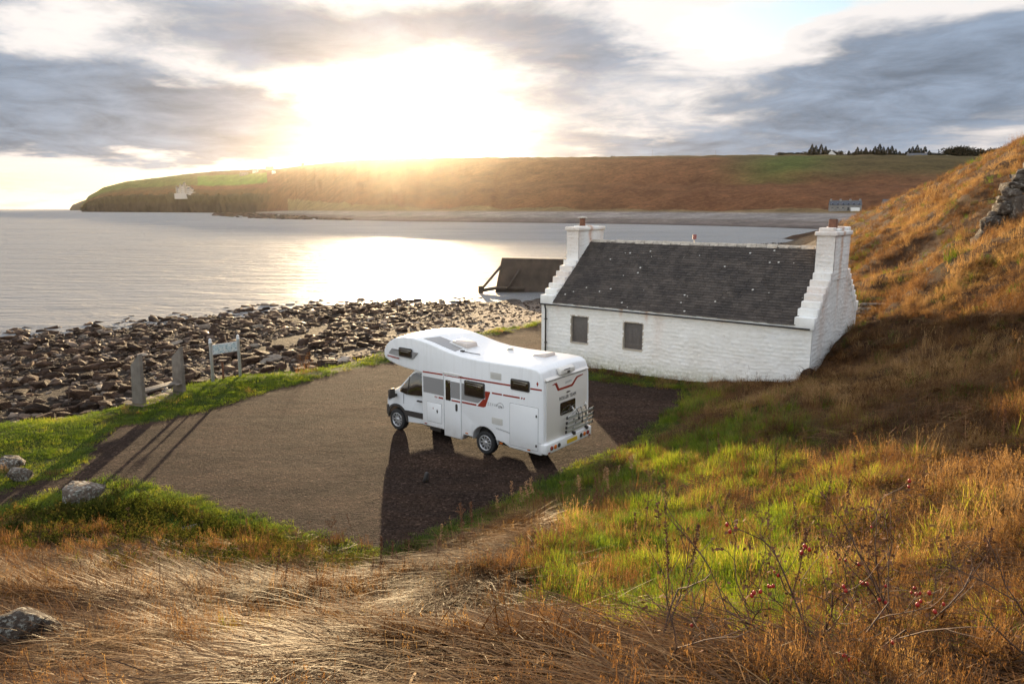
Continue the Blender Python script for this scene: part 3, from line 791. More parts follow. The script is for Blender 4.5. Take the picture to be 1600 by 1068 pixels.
def roofz(b): return HE + (HR - HE) * (1 - abs(b - HD / 2) / (HD / 2))
def gtop(b): return roofz(b) + 0.02
SB0, SB1, ST = 2.12, 4.38, 5.98
for (xa, nv_, sd_) in ((HA, 1, 21), (0.0, -1, 22)):
    prt = [relief((xa, 0, 0), (0, 1, 0), (nv_, 0, 0), 0, HD, Z0, gtop, res=0.05, seed=sd_)]
    # inner side of the parapet, above the slates
    V, F = join_np(prt)
    link('gable_wall', np_mesh('gable_wall', V, F), house, M['white_gable'])
    mb = MB()
    x0, x1 = (xa - 0.58, xa - 0.003) if nv_ > 0 else (xa + 0.003, xa + 0.58)
    n = 22; poly = [(0.03, Z0)] + [(0.03 + (HD - 0.06) * i / n, gtop(HD * i / n)) for i in range(n + 1)] + [(HD - 0.03, Z0)]
    mb.prism(poly, 'x', x0, x1); mb.build('gable_core', M['white_gable'], house)
    # crow steps, front and back
    nst = 7; run = SB0 + 0.02
    for side in (0, 1):
        for i in range(nst):
            y0 = run * i / nst - (0.06 if i == 0 else 0); y1 = run * (i + 1) / nst + 0.015 * random.random()
            zb = roofz(run * i / nst) - 0.16; zt = roofz(run * (i + 1) / nst) + 0.05 + random.uniform(-.02, .02)
            if side: y0, y1 = HD - y1, HD - y0
            sb = MB(); j = random.uniform(0, .03)
            sb.box(x0 - 0.05 - j, x1 + 0.05 + j * .5, y0 + .003, y1 - .008, zb, zt)
            st_ = sb.build('crow_step', M['white_gable'], house, bevel=0.03)
            for v in st_.data.vertices: v.co += Vector((random.uniform(-.008, .008), random.uniform(-.008, .008), random.uniform(-.012, .012)))
    # chimney
    ch = link('chimney', None, house)
    sx0, sx1 = x0 - 0.06, x1 + 0.03
    zb = roofz(SB0) - 0.25
    prt = [relief((sx0, SB0, 0), (1, 0, 0), (0, -1, 0), 0, sx1 - sx0, zb, ST, seed=31),
           relief((sx0, SB1, 0), (1, 0, 0), (0, 1, 0), 0, sx1 - sx0, zb, ST, seed=32),
           relief((sx1, SB0, 0), (0, 1, 0), (1, 0, 0), 0, SB1 - SB0, zb, ST, seed=33),
           relief((sx0, SB0, 0), (0, 1, 0), (-1, 0, 0), 0, SB1 - SB0, zb, ST, seed=34)]
    V, F = join_np(prt)
    link('chimney_stack', np_mesh('chimney_stack', V, F), ch, M['white_gable'])
    cap = MB()
    cap.box(sx0 - 0.08, sx1 + 0.08, SB0 - 0.09, SB1 + 0.09, ST, ST + 0.17)
    cap.build('chimney_cap', M['white_gable'], ch, bevel=0.04)
    nc_ = 5
    for i in range(nc_):
        if nv_ < 0 and i in (0, 4): continue
        y0 = SB0 + (SB1 - SB0) * i / nc_; y1 = SB0 + (SB1 - SB0) * (i + 1) / nc_
        bb = MB(); tl = random.uniform(.10, .2) * (0.35 if nv_ < 0 else 1)
        bb.box(sx0 + random.uniform(-.03, .08), sx1 - random.uniform(-.02, .08), y0 + .01, y1 - .01, ST + 0.165, ST + 0.165 + tl)
        bb.build('coping_stone', M['white_gable'], ch, bevel=0.045)
    pm = (sx0 + sx1) / 2; py_ = HD / 2 - 0.35
    if nv_ > 0:
        pt = MB(); pt.box(pm - .14, pm + .14, py_ - .14, py_ + .14, ST + .2, ST + .62)
        pt.build('chimney_pot', M['pot'], ch, bevel=0.02)
        pt = MB(); pt.box(pm - .11, pm + .11, py_ - .11, py_ + .11, ST + .60, ST + .635)
        pt.build('pot_mouth', M['dark_in'], ch)
    else:
        pt = MB(); T_ = Matrix.Translation((pm, py_, 0))
        pt.lathe([(0, ST + .15), (.15, ST + .16), (.14, ST + .28), (.13, ST + .5), (.14, ST + .52), (.14, ST + .56), (.10, ST + .56), (.10, ST + .45), (0, ST + .45)], 16, T_)
        pt.build('chimney_pot', M['pot'], ch)
        pt = MB(); pt.lathe([(0, ST + .585), (.23, ST + .585), (.23, ST + .615), (0, ST + .65)], 16, T_)
        for q in range(4): pt.box(pm + .1 * math.cos(q * 1.57) - .012, pm + .1 * math.cos(q * 1.57) + .012, py_ + .1 * math.sin(q * 1.57) - .012, py_ + .1 * math.sin(q * 1.57) + .012, ST + .54, ST + .59)
        pt.build('pot_cowl', simple('cowl_metal', (0.45, 0.42, 0.38), 0.4, metal=0.3), ch)
# roof deck
sl = math.hypot(HD / 2, HR - HE); pitch = math.atan2(HR - HE, HD / 2)
mb = MB(); mb.prism([(-0.02, HE - .02), (HD / 2, HR - .05), (HD + .02, HE - .02)], 'x', 0.56, HA - 0.56)
mb.build('roof_deck', M['slate'], house)
def slate_box(a, s, w, ln, th, side, tilt=0.035):
    """slate centred at a along the roof, lower edge s up the slope"""
    vs = []
    ow = random.uniform(-.006, .006); j = random.uniform(-.012, .012); lift = random.uniform(0, .008)
    for (ss, hh) in ((s + j, 0.022 + lift), (s + ln, 0.004)):
        for aa in (a - w / 2 + ow, a + w / 2 + ow):
            for t_ in (hh, hh + th):
                y = ss * math.cos(pitch) - t_ * math.sin(pitch); z = HE + ss * math.sin(pitch) + t_ * math.cos(pitch)
                vs.append((aa, y if side == 0 else HD - y, z))
    fs = [(0, 2, 3, 1), (4, 5, 7, 6), (0, 1, 5, 4), (2, 6, 7, 3), (1, 3, 7, 5), (0, 4, 6, 2)]
    if side: fs = [f[::-1] for f in fs]
    return vs, fs
ex = 0.150; rows = int((sl + 0.02) / ex)
rest = MB(); single = []
for side in (0, 1):
    for r in range(rows + 1):
        s = -0.07 + r * ex
        if s > sl - 0.05: break
        w = 0.285 - 0.05 * r / rows
        a = 0.60 + (w / 2 if r % 2 == 0 else 0) - w / 2 + random.uniform(0, .03)
        while a < HA - 0.60:
            ww = w * random.uniform(0.82, 1.12)
            a0 = max(a, 0.585); a1 = min(a + ww, HA - 0.585)
            if a1 - a0 > 0.05:
                vs, fs = slate_box((a0 + a1) / 2, s, (a1 - a0) - 0.008, min(ex * 1.5, sl - s), 0.012, side)
                # the largest in view stand at the right-hand end of the front slope
                if side == 0 and r < 13 and a0 > 6.15 and len(single) < 300: single.append((vs, fs))
                else: rest.add(vs, fs)
            a += ww
for vs, fs in single:
    MB().add(vs, fs).build('slate', M['slate'], house, fix=False)
tag(rest.build('slates', M['slate'], house, fix=False), kind='stuff')
# ridge stones
a = 0.62
while a < HA - 0.7:
    w = random.uniform(.38, .52); w = min(w, HA - .62 - a)
    zz = HR + random.uniform(-.01, .015)
    MB().prism([(HD / 2 - .17, zz - .12), (HD / 2 - .05, zz + .045), (HD / 2 + .05, zz + .045), (HD / 2 + .17, zz - .12)], 'x', a + .004, a + w - .006).build('ridge_tile', M['mortar'], house, bevel=0.012)
    a += w
# gutter and downpipe
mb = MB(); prof = [(-0.16 + 0.055 * math.cos(t), HE - 0.09 + 0.055 * math.sin(t)) for t in [math.pi + math.pi * i / 8 for i in range(9)]] + [(-.105 - .008, HE - .09), (-.16, HE - .09 - .045), (-.215 + .008, HE - .09)]
mb.prism(prof, 'x', 0.02, HA - 0.05); mb.build('gutter', M['iron'], house)
mb = MB(); mb.tube([(0.28, -.16, HE - .13), (0.28, -.15, HE - .22), (0.28, -.09, HE - .36), (0.28, -.085, 0.05)], 0.035, 8)
for z_ in (2.0, 0.9): mb.box(.23, .33, -.125, .01, z_, z_ + .04)
mb.build('downpipe', M['iron'], house)
# boarded windows
for k_, (a0, a1, b0, b1) in enumerate(wins):
    wn = link('window', None, house)
    mb = MB(); dpt = 0.16
    mb.box(a0 - .05, a0 - .0, -.012, dpt, b0 - .05, b1 + .05); mb.box(a1, a1 + .05, -.012, dpt, b0 - .05, b1 + .05)
    mb.box(a0, a1, -.010, dpt, b1, b1 + .05); mb.box(a0 - .0, a1 + .0, -.035, dpt, b0 - .05, b0)
    mb.build('window_reveal', M['reveal'], wn)
    nb = 5 if k_ else 1; bw = (a1 - a0) / nb
    for i in range(nb):
        mb = MB(); off = 0 if i % 2 == 0 else .006
        mb.box(a0 + i * bw + .002, a0 + (i + 1) * bw - .004, dpt - .04 - off, dpt - .002, b0 + .003, b1 - .003)
        mb.build('board', M['shutter'], wn, bevel=0.004)
    if k_ == 0:
        mb = MB()
        for (u0, u1, w0, w1) in ((a0, a0 + .05, b0, b1), (a1 - .05, a1, b0, b1), (a0 + .05, a1 - .05, b0, b0 + .05), (a0 + .05, a1 - .05, b1 - .05, b1)):
            mb.box(u0 + .002, u1 - .002, dpt - .055, dpt - .041, w0 + .004, w1 - .004)
        mb.build('board_frame', M['shutter'], wn)
    else:
        mb = MB()
        for w0 in (b0 + .15, b1 - .22): mb.box(a0 + .03, a1 - .03, dpt - .062, dpt - .047, w0, w0 + .09)
        mb.build('batten', M['shutter'], wn)
# ------------------------------------------------------------------ motorhome
M['gel'] = simple('white_gelcoat', (0.85, 0.85, 0.85), 0.28, spec=0.5, coat=0.35, var=0.015, vscale=2)
_nt = NT.__new__(NT); _nt.t = M['gel'].node_tree; _nt.n = _nt.t.nodes; _nt.l = _nt.t.links
_p = [q for q in _nt.n if q.type == 'BSDF_PRINCIPLED'][0]; _src = _p.inputs['Base Color'].links[0].from_socket
_tc = _nt.node('ShaderNodeTexCoord').outputs['Object']; _z = _nt.node('ShaderNodeSeparateXYZ', {0: _tc}).outputs[2]
_d = _nt.m('MULTIPLY', _nt.sm(_z, 0.95, 0.3), _nt.ramp(_nt.noise(_tc, 3.0, 6, 0.7), [(0.35, 0.1), (0.7, 0.5)]))
_d = _nt.m('ADD', _d, _nt.m('MULTIPLY', _nt.ramp(_nt.noise(_nt.node('ShaderNodeMapping', {'Vector': _tc, 'Scale': (9, 9, .8)}), 1.0, 5, .6), [(.5, 0), (.8, .22)]), _nt.sm(_z, 1.2, 2.8)), clamp=True)
_nt.put(_p, 'Base Color', _nt.mix(_d, _src, (0.40, 0.36, 0.31)))
M['cabw'] = simple('white_car_paint', (0.79, 0.80, 0.81), 0.22, coat=0.6)
M['decalg'] = simple('grey_decal', (0.28, 0.27, 0.265), 0.35, coat=.2)
M['decalr'] = simple('red_decal', (0.30, 0.035, 0.018), 0.35, coat=.2)
M['decald'] = simple('dark_lettering', (0.06, 0.05, 0.05), 0.4)
M['decall'] = simple('pale_lettering', (0.45, 0.44, 0.43), 0.4)
M['glass'] = simple('tinted_glass', (0.030, 0.020, 0.012), 0.04, spec=0.8, coat=1.0)
M['rubber'] = simple('tyre_rubber', (0.022, 0.021, 0.021), 0.8, bump=.004)
M['plast'] = simple('dark_plastic', (0.045, 0.038, 0.034), 0.55)
M['alloy'] = simple('wheel_alloy', (0.55, 0.55, 0.56), 0.3, metal=0.7)
M['chrome'] = simple('bright_aluminium', (0.72, 0.72, 0.70), 0.28, metal=0.7)
M['hatch'] = simple('cream_hatch_plastic', (0.62, 0.54, 0.48), 0.4)
M['cream'] = simple('rear_panel_gelcoat', (0.72, 0.68, 0.62), 0.32, coat=.3)
M['grille'] = simple('vent_plastic', (0.60, 0.575, 0.53), 0.5)
M['seam'] = simple('seam_shadow_gap', (0.33, 0.33, 0.33), 0.6)
M['amber'] = simple('amber_lens', (0.55, 0.14, 0.02), 0.2, coat=.5)
M['redl'] = simple('red_lens', (0.22, 0.02, 0.015), 0.2, coat=.5)
M['plate'] = simple('yellow_plate', (0.62, 0.42, 0.03), 0.4)
M['lamp'] = simple('headlamp_glass', (0.25, 0.27, 0.29), 0.08, coat=1.0)
van = empty('motorhome', (-0.103, 20.935, 0), 2.487)
tag(van, 'white overcab motorhome with rust red stripes and a rear bicycle rack on the gravel', 'motorhome')
HW = 1.15
def vpart(mb, name, mat, bevel=0.0, parent=None, **k): return mb.build(name, M[mat], parent or van, bevel, **k)
def ys(x):   # half width of the coach body along its length
    return HW * (1 - 0.11 * max(0.0, (x - 3.0) / 1.27) ** 2)
wa = [(0.47 * math.cos(t), 0.36 + 0.47 * math.sin(t)) for t in [math.pi * i / 12 for i in range(13)]]
prof = [(-2.06, .44), (-2.09, .72), (-2.09, 1.6), (-2.07, 2.30), (-2.03, 2.52), (-1.96, 2.67), (-1.82, 2.755), (-1.4, 2.775), (-.6, 2.765), (.2, 2.76), (.8, 2.785), (1.3, 2.85), (1.7, 2.93), (2.1, 3.02), (2.5, 3.085), (2.9, 3.115), (3.25, 3.10), (3.6, 3.03), (3.9, 2.90), (4.12, 2.74), (4.23, 2.57), (4.25, 2.43), (4.18, 2.32), (3.95, 2.25), (3.6, 2.19), (3.2, 2.14), (2.9, 2.12), (2.48, 2.10), (2.47, .45), (1.58, .45), (1.56, .27), (.86, .27), (.80, .44), (.47, .44)] + wa[:] + [(-.47, .52), (-.72, .49), (-.92, .40), (-2.0, .38)]
sty = [-1.0, -.93, -.55, 0, .55, .93, 1.0]
vs = []; fs = []
npf = len(prof)
for t in sty:
    for (x, z) in prof:
        top = 1.0 if z > 2.6 else 0.0
        vs.append((x + (0.03 * (1 - t * t) * (1 if x > 3.9 else 0)), t * ys(x), z + top * 0.055 * (1 - t * t)))
for i in range(len(sty) - 1):
    for j in range(npf):
        j2 = (j + 1) % npf
        fs.append((i * npf + j, i * npf + j2, (i + 1) * npf + j2, (i + 1) * npf + j))
fs.append(tuple(range(npf))[::-1]); fs.append(tuple((len(sty) - 1) * npf + j for j in range(npf)))
b = MB(); b.add(vs, fs)
vpart(b, 'body_shell', 'gel', bevel=0.035, seg=3, angle=28)
# dark chassis
b = MB(); b.box(-1.9, 2.6, -.84, .84, .30, .75); b.box(2.5, 3.15, -.8, .8, .3, .7); b.box(1.9, 2.35, .5, .95, .26, .5)
vpart(b, 'chassis', 'plast')
# side panels that follow the body
def yb(x, z): return ys(x)
def side_panel(poly, name, mat, yf=yb, out=0.004, inn=0.02, sgn=1, parent=None, bevel=0.0, cuts=1):
    pl = []
    for i in range(len(poly)):
        p0 = poly[i]; p1 = poly[(i + 1) % len(poly)]
        for c_ in range(cuts): pl.append((p0[0] + (p1[0] - p0[0]) * c_ / cuts, p0[1] + (p1[1] - p0[1]) * c_ / cuts))
    n = len(pl)
    vo = [(x, sgn * (yf(x, z) + out), z) for x, z in pl] + [(x, sgn * (yf(x, z) - inn), z) for x, z in pl]
    fs = [tuple(range(n)), tuple(range(2 * n - 1, n - 1, -1))] + [(i, n + i, n + (i + 1) % n, (i + 1) % n) for i in range(n)]
    b = MB(); b.add(vo, fs)
    return vpart(b, name, mat, bevel, parent)
def rectp(x0, x1, z0, z1, r=0.0):
    if r <= 0: return [(x0, z0), (x1, z0), (x1, z1), (x0, z1)]
    o = []
    for cx_, cz_, a0 in ((x1 - r, z0 + r, -90), (x1 - r, z1 - r, 0), (x0 + r, z1 - r, 90), (x0 + r, z0 + r, 180)):
        for i in range(4): t = R(a0 + 30 * i); o.append((cx_ + r * math.cos(t), cz_ + r * math.sin(t)))
    return o
def coach_window(x0, x1, z0, z1, sgn=1):
    w = link('window', None, van)
    side_panel(rectp(x0, x1, z0, z1, .05), 'window_frame', 'plast', out=0.022, sgn=sgn, parent=w, bevel=.006)
    side_panel(rectp(x0 + .035, x1 - .035, z0 + .035, z1 - .035, .035), 'pane', 'glass', out=0.034, sgn=sgn, parent=w, bevel=.008)
    side_panel(rectp(x0 + .10, x1 - .10, z0 + .10, z1 - .10, .03), 'pane_bulge', 'glass', out=0.042, sgn=sgn, parent=w, bevel=.006)
for s_ in (1, -1):
    coach_window(-1.62, -.97, 2.10, 2.41, s_); coach_window(-.04, .73, 1.66, 2.12, s_)
    coach_window(2.86, 3.44, 2.49, 2.77, s_)
# grey graphic band, left side (the door has its own piece)
side_panel([(2.40, 1.50), (2.40, 2.00), (1.56, 2.00), (1.56, 1.50)], 'grey_band', 'decalg')
side_panel([(.84, 1.50), (.84, 2.00), (.72, 2.00), (.72, 1.67), (.02, 1.67), (.22, 1.50)], 'grey_band', 'decalg')
side_panel([(3.98, 2.50), (3.80, 2.68), (2.62, 2.68), (2.86, 2.45)], 'overcab_grey_band', 'decalg', cuts=4)
# red stripes
def stripe(p0, p1, h, **k): side_panel([(p0[0], p0[1] - h / 2), (p1[0], p1[1] - h / 2), (p1[0], p1[1] + h / 2), (p0[0], p0[1] + h / 2)], 'red_stripe', 'decalr', **k)
stripe((2.41, 2.13), (1.59, 2.15), .045); stripe((.97, 2.165), (-.96, 2.20), .045); stripe((-1.64, 2.215), (-2.02, 2.225), .045)
stripe((1.77, 1.42), (1.59, 1.42), .05); stripe((.84, 1.43), (.28, 1.435), .05)
for q in (1.86, 1.93): stripe((q, 1.42), (q - .035, 1.42), .05)
side_panel([(.25, 1.41), (.02, 1.41), (-.06, 1.44), (-.24, 1.90), (-.05, 1.90), (-.05, 1.66), (.04, 1.64)], 'red_flash', 'decalr')
stripe((-.30, 1.885), (-.66, 1.89), .045); stripe((-.70, 1.89), (-1.28, 1.90), .045)
for q in (-1.32, -1.40): side_panel([(q, 1.875), (q - .045, 1.875), (q - .065, 1.925), (q - .02, 1.925)], 'red_tick', 'decalr')
stripe((4.05, 2.42), (3.62, 2.40), .035, cuts=3)
for q in (3.58, 3.51): stripe((q, 2.40), (q - .04, 2.40), .035)
side_panel([(-1.84, 2.38), (-1.875, 2.44), (-1.91, 2.38), (-1.875, 2.30)], 'red_diamond', 'decalr')
# entrance door
door = link('entrance_door', None, van)
side_panel(rectp(.88, 1.53, .30, 2.17, .05), 'door_panel', 'gel', out=0.012, parent=door, bevel=.006)
side_panel([(.90, 1.50), (.90, 2.00), (1.26, 2.00), (1.26, 1.50)], 'door_grey_band', 'decalg', out=0.016, parent=door)
side_panel(rectp(1.27, 1.47, 1.40, 2.02, .03), 'door_window', 'glass', out=0.022, parent=door, bevel=.005)
side_panel(rectp(.90, 1.24, 1.40, 1.445), 'door_stripe', 'decalr', out=0.0165, parent=door)
side_panel(rectp(.90, 1.51, 2.135, 2.162), 'door_stripe', 'decalr', out=0.0165, parent=door)
side_panel(rectp(1.00, 1.08, 1.12, 1.34, .035), 'door_handle', 'plast', out=0.03, parent=door, bevel=.01)
for q in ((.862, .28, 2.2), (1.548, .28, 2.2)):
    side_panel(rectp(q[0] - .007, q[0] + .007, q[1], q[2]), 'door_seam', 'seam', out=0.003, parent=door)
side_panel(rectp(.84, 1.56, 2.20, 2.232, .012), 'rain_strip', 'grille', out=0.03)
# service hatches and vents
def hatchp(x0, x1, z0, z1, name='locker_door'):
    l_ = link(name, None, van)
    side_panel(rectp(x0 - .012, x1 + .012, z0 - .012, z1 + .012, .03), 'door_gap', 'seam', out=0.002, parent=l_)
    side_panel(rectp(x0, x1, z0, z1, .025), 'door_skin', 'gel', out=0.007, parent=l_, bevel=.003)
    return l_
l1 = hatchp(-1.90, -.94, .50, 1.70)
for zz_ in (1.44, .60): side_panel(rectp(-1.87, -1.83, zz_, zz_ + .07, .012), 'lock', 'plast', out=.02, parent=l1)
l2 = hatchp(1.66, 2.26, .62, 1.22)
side_panel([(1.80, .98), (1.83, 1.04), (1.86, .98), (1.83, .92)], 'lock', 'plast', out=.02, parent=l2)
side_panel([(1.98, 1.03), (2.0, 1.09), (2.02, 1.03)], 'warning_mark', 'decalr', out=.009, parent=l2)
for (x0, x1, z0, z1) in ((-.64, -.25, 2.30, 2.49), (-.68, -.29, .99, 1.18)):
    v_ = link('vent_grille', None, van)
    side_panel(rectp(x0, x1, z0, z1, .02), 'vent_plate', 'grille', out=.008, parent=v_)
    for i in range(5):
        zq = z0 + .025 + i * (z1 - z0 - .05) / 5
        side_panel(rectp(x0 + .03, x1 - .03, zq, zq + .016), 'slat', 'grille', out=.016, parent=v_)
for x_ in (2.32, .66, -.62, -1.6): side_panel(rectp(x_ - .05, x_ + .05, .50 if x_ > 0 else .455, .53 if x_ > 0 else .485, .01), 'side_marker', 'amber' if x_ < 2 else 'redl', out=.014)
# lettering on the side
def lettering(body, size, mat, name, parent, loc, rot, ext=0.002, sp=1.0, sx=1.0):
    cu = bpy.data.curves.new(name, 'FONT'); cu.body = body; cu.size = size; cu.extrude = ext; cu.align_x = 'CENTER'; cu.align_y = 'CENTER'; cu.space_character = sp
    o = link(name, cu, parent, mat, loc, rot); o.scale = (sx, 1, 1)
    return o
SR = (R(90), 0, R(180))
lettering('ZEFIR', .115, M['decall'], 'side_lettering', van, (-.31, HW + .004, 1.545), SR, sp=1.35)
lettering('274', .10, M['decald'], 'model_number', van, (-.60, HW + .008, 1.52), SR)
ring = MB(); ring.tube([(-.60 + .12 * math.cos(t), HW + .002, 1.53 + .11 * math.sin(t)) for t in [R(-10 + 200 * i / 14) for i in range(15)]], .007, 6); vpart(ring, 'number_ring', 'decalg')
# wheels
def wheel(x, y, sgn):
    w = link('wheel', None, van); w.location = (x, y, .34)
    T_ = Matrix.Rotation(R(-90) * sgn, 4, 'X')
    b = MB(); b.lathe([(.21, -.10), (.30, -.115), (.335, -.095), (.345, -.06), (.345, .06), (.335, .095), (.30, .115), (.21, .10), (.205, 0), (.21, -.1)], 36, T_); vpart(b, 'tyre', 'rubber', parent=w)
    b = MB(); b.lathe([(.225, .10), (.215, .108), (.20, .07), (.19, .02), (0, .01)], 36, T_); vpart(b, 'rim', 'alloy' if 0 else 'plast', parent=w)
    b = MB(); b.lathe([(.228, .095), (.226, .114), (.207, .112), (.200, .09), (.20, .05)], 36, T_); vpart(b, 'rim_edge', 'alloy', parent=w)
    for q in range(10):
        t = 2 * math.pi * q / 10
        sp = MB(); sp.prism([(.04, -.026), (.205, -.018), (.205, .018), (.04, .026)], 'z', .045, .085, T_ @ Matrix.Rotation(t, 4, 'Z')); vpart(sp, 'spoke', 'alloy', parent=w, bevel=.005)
    b = MB(); b.lathe([(.065, .04), (.06, .098), (.03, .105), (0, .106)], 20, T_); vpart(b, 'hub', 'alloy', parent=w)
for s_ in (1, -1):
    wheel(0, s_ * 1.0, s_); wheel(3.75, s_ * .90, s_)
# rear
rear = link('rear_panel', None, van)
def rp(poly, name, mat, x=-2.092, th=.012, parent=None, bevel=0): # polygon in (y,z)
    b = MB(); b.prism(poly, 'x', x - th, x + .02); return vpart(b, name, mat, bevel, parent or van)
b = MB(); b.prism(rectp(-1.02, 1.02, .74, 2.42, .04), 'x', -2.097, -2.06); vpart(b, 'rear_skin', 'cream', .008, rear)
b = MB(); b.prism([(-2.0, 2.44), (-2.12, 2.45), (-2.125, 2.47), (-2.04, 2.52)], 'y', -1.06, 1.06); vpart(b, 'rear_moulding', 'cream', .006)
bump = MB(); bump.box(-2.20, -1.98, -1.165, 1.165, .43, .735); vpart(bump, 'rear_bumper', 'gel', .045, seg=3)
rp([(y, z) for y, z in rectp(-.38, .38, 1.36, 1.72, .04)], 'rear_window', 'glass', x=-2.10, th=.022, bevel=.008)
chev = [(.80, 2.30), (.66, 2.335), (.56, 2.335), (.44, 2.15), (-.20, 2.15), (-.44, 2.33), (-.78, 2.345), (-.78, 2.315), (-.50, 2.285), (-.24, 2.09), (.50, 2.09), (.64, 2.29)]
rp(chev, 'red_chevron', 'decalr', x=-2.098, th=.004)
RR = (R(90), 0, R(-90))
lettering('ROLLER TEAM', .135, M['decald'], 'rear_lettering', van, (-2.102, 0.0, 1.84), RR)
rp([(-.14, 1.975), (.02, 1.995), (.10, 1.975), (.0, 1.96), (.08, 1.94), (-.10, 1.95)], 'rear_emblem', 'decald', x=-2.098, th=.004)
lettering('ZEFIRO', .085, M['decall'], 'rear_model_lettering', van, (-2.102, -.02, 2.26), RR, sp=1.2)
for y_, mt in ((.93, 'redl'), (.75, 'amber'), (.57, 'plast')):
    for s_ in (1, -1):
        b = MB(); b.lathe([(.062, -.0), (.062, .022), (.05, .03), (0, .032)], 18, Matrix.Translation((-2.20, s_ * y_, .585)) @ Matrix.Rotation(R(-90), 4, 'Y')); vpart(b, 'rear_light', mt)
for s_ in (1, -1): rp(rectp(s_ * 1.04 - .05, s_ * 1.04 + .05, .46, .50), 'reflector', 'redl', x=-2.20, th=.006)
pl = rp(rectp(-.36, .16, .51, .62, .01), 'number_plate', 'plate', x=-2.20, th=.01)
b = MB(); b.prism([(-2.08, 2.52), (-2.17, 2.54), (-2.16, 2.66), (-2.07, 2.72), (-1.98, 2.70)], 'y', -.26, .44); vpart(b, 'camera_housing', 'cream', .02)
b = MB(); b.box(-2.19, -2.14, .02, .14, 2.545, 2.60); vpart(b, 'camera_eye', 'plast', .01)
b = MB(); b.box(-2.178, -2.16, .0, .30, 2.655, 2.668); vpart(b, 'brake_lamp', 'decald')
# bicycle rack
rack = link('bicycle_rack', None, van)
def rt(pts_, r, mat, name, n=8): b = MB(); b.tube(pts_, r, n); return vpart(b, name, mat, parent=rack)
for y_ in (-.18, -.86):
    rt([(-2.24, y_, .74), (-2.26, y_, 1.05), (-2.24, y_, 1.42), (-2.12, y_, 1.52)], .018, 'chrome', 'upright')
    b = MB(); b.box(-2.33, -2.16, y_ - .035, y_ + .035, .70, .79); vpart(b, 'bracket', 'plast', .008, rack)
rt([(-2.17, -.18, 1.30), (-2.24, -.20, 1.40), (-2.26, -.30, 1.46), (-2.26, -.74, 1.46), (-2.24, -.84, 1.40), (-2.17, -.86, 1.30)], .015, 'chrome', 'hoop')
for i, zz_ in enumerate((.86, .99, 1.12, 1.27)):
    b = MB(); x_ = -2.30 - .018 * i; b.box(x_ - .022, x_ + .022, -1.12, .28, zz_ - .012, zz_ + .05); vpart(b, 'wheel_rail', 'chrome', .008, rack)
    for y_ in (.27, -1.11):
        b = MB(); b.box(x_ - .03, x_ + .03, y_ - .03, y_ + .03, zz_ - .02, zz_ + .065); vpart(b, 'rail_end', 'plast', .01, rack)
    for y_ in (-.05 - .12 * (i % 2), -.95 + .14 * (i % 2)):
        rt([(x_, y_, zz_ + .04), (x_ - .03, y_ - .02, zz_ + .09), (x_, y_ - .06, zz_ + .045)], .012, 'plast', 'strap')
for (p_, q_) in (((-2.26, -.26, 1.46), (-2.40, -.30, 1.18)), ((-2.26, -.50, 1.46), (-2.42, -.46, 1.05)), ((-2.26, -.72, 1.45), (-2.38, -.68, 1.22))):
    mid_ = ((p_[0] + q_[0]) / 2 - .06, (p_[1] + q_[1]) / 2, (p_[2] + q_[2]) / 2 + .03)
    rt([p_, mid_, q_], .013, 'plast', 'frame_arm'); b = MB(); b.box(q_[0] - .03, q_[0] + .03, q_[1] - .03, q_[1] + .03, q_[2] - .04, q_[2] + .03); vpart(b, 'clamp', 'plast', .01, rack)
rt([(-2.38, .26, 1.30), (-2.42, .02, 1.43), (-2.40, -.2, 1.50), (-2.40, -.42, 1.50)], .014, 'chrome', 'hoop_bar')
rt([(-2.41, -.40, 1.50), (-2.45, -.62, 1.30), (-2.43, -.60, .88)], .014, 'chrome', 'hoop_bar')
rack.scale = (.62, 1, 1); rack.location = (-2.13 * .38, 0, 0)
# roof fittings
def rooflight(x, y, z, w, l, mat='hatch'):
    h = link('roof_hatch', None, van)
    b = MB(); b.box(x - l / 2 - .03, x + l / 2 + .03, y - w / 2 - .03, y + w / 2 + .03, z - .03, z + .03); vpart(b, 'hatch_frame', 'gel', .01, h)
    b = MB(); b.prism([(x - l / 2, z + .03), (x + l / 2, z + .03), (x + l / 2 - .03, z + .08), (x - l / 2 + .04, z + .13)], 'y', y - w / 2, y + w / 2); vpart(b, 'hatch_lid', mat, .025, h)
rooflight(-1.08, -.28, 2.80, .5, .5); 
h2 = link('roof_hatch', None, van); h2.location = (1.45, .30, 2.93); h2.rotation_euler = (0, R(-12), 0)
b = MB(); b.box(-.36, .36, -.30, .30, -.05, .03); vpart(b, 'hatch_frame', 'gel', .01, h2)
b = MB(); b.prism([(-.32, .03), (.32, .03), (.28, .10), (-.24, .15)], 'y', -.26, .26); vpart(b, 'hatch_lid', 'hatch', .03, h2)
b = MB(); b.lathe([(.11, 0), (.11, .03), (.08, .035), (.08, .055), (.12, .06), (.12, .075), (0, .085)], 18, Matrix.Translation((.30, -.45, 2.79))); vpart(b, 'roof_vent', 'grille')
b = MB(); b.tube([(1.10, .80, 2.86), (.85, .74, 2.835), (.5, .70, 2.82)], .010, 6); b.box(1.04, 1.16, .76, .84, 2.83, 2.89); vpart(b, 'cable', 'plast')
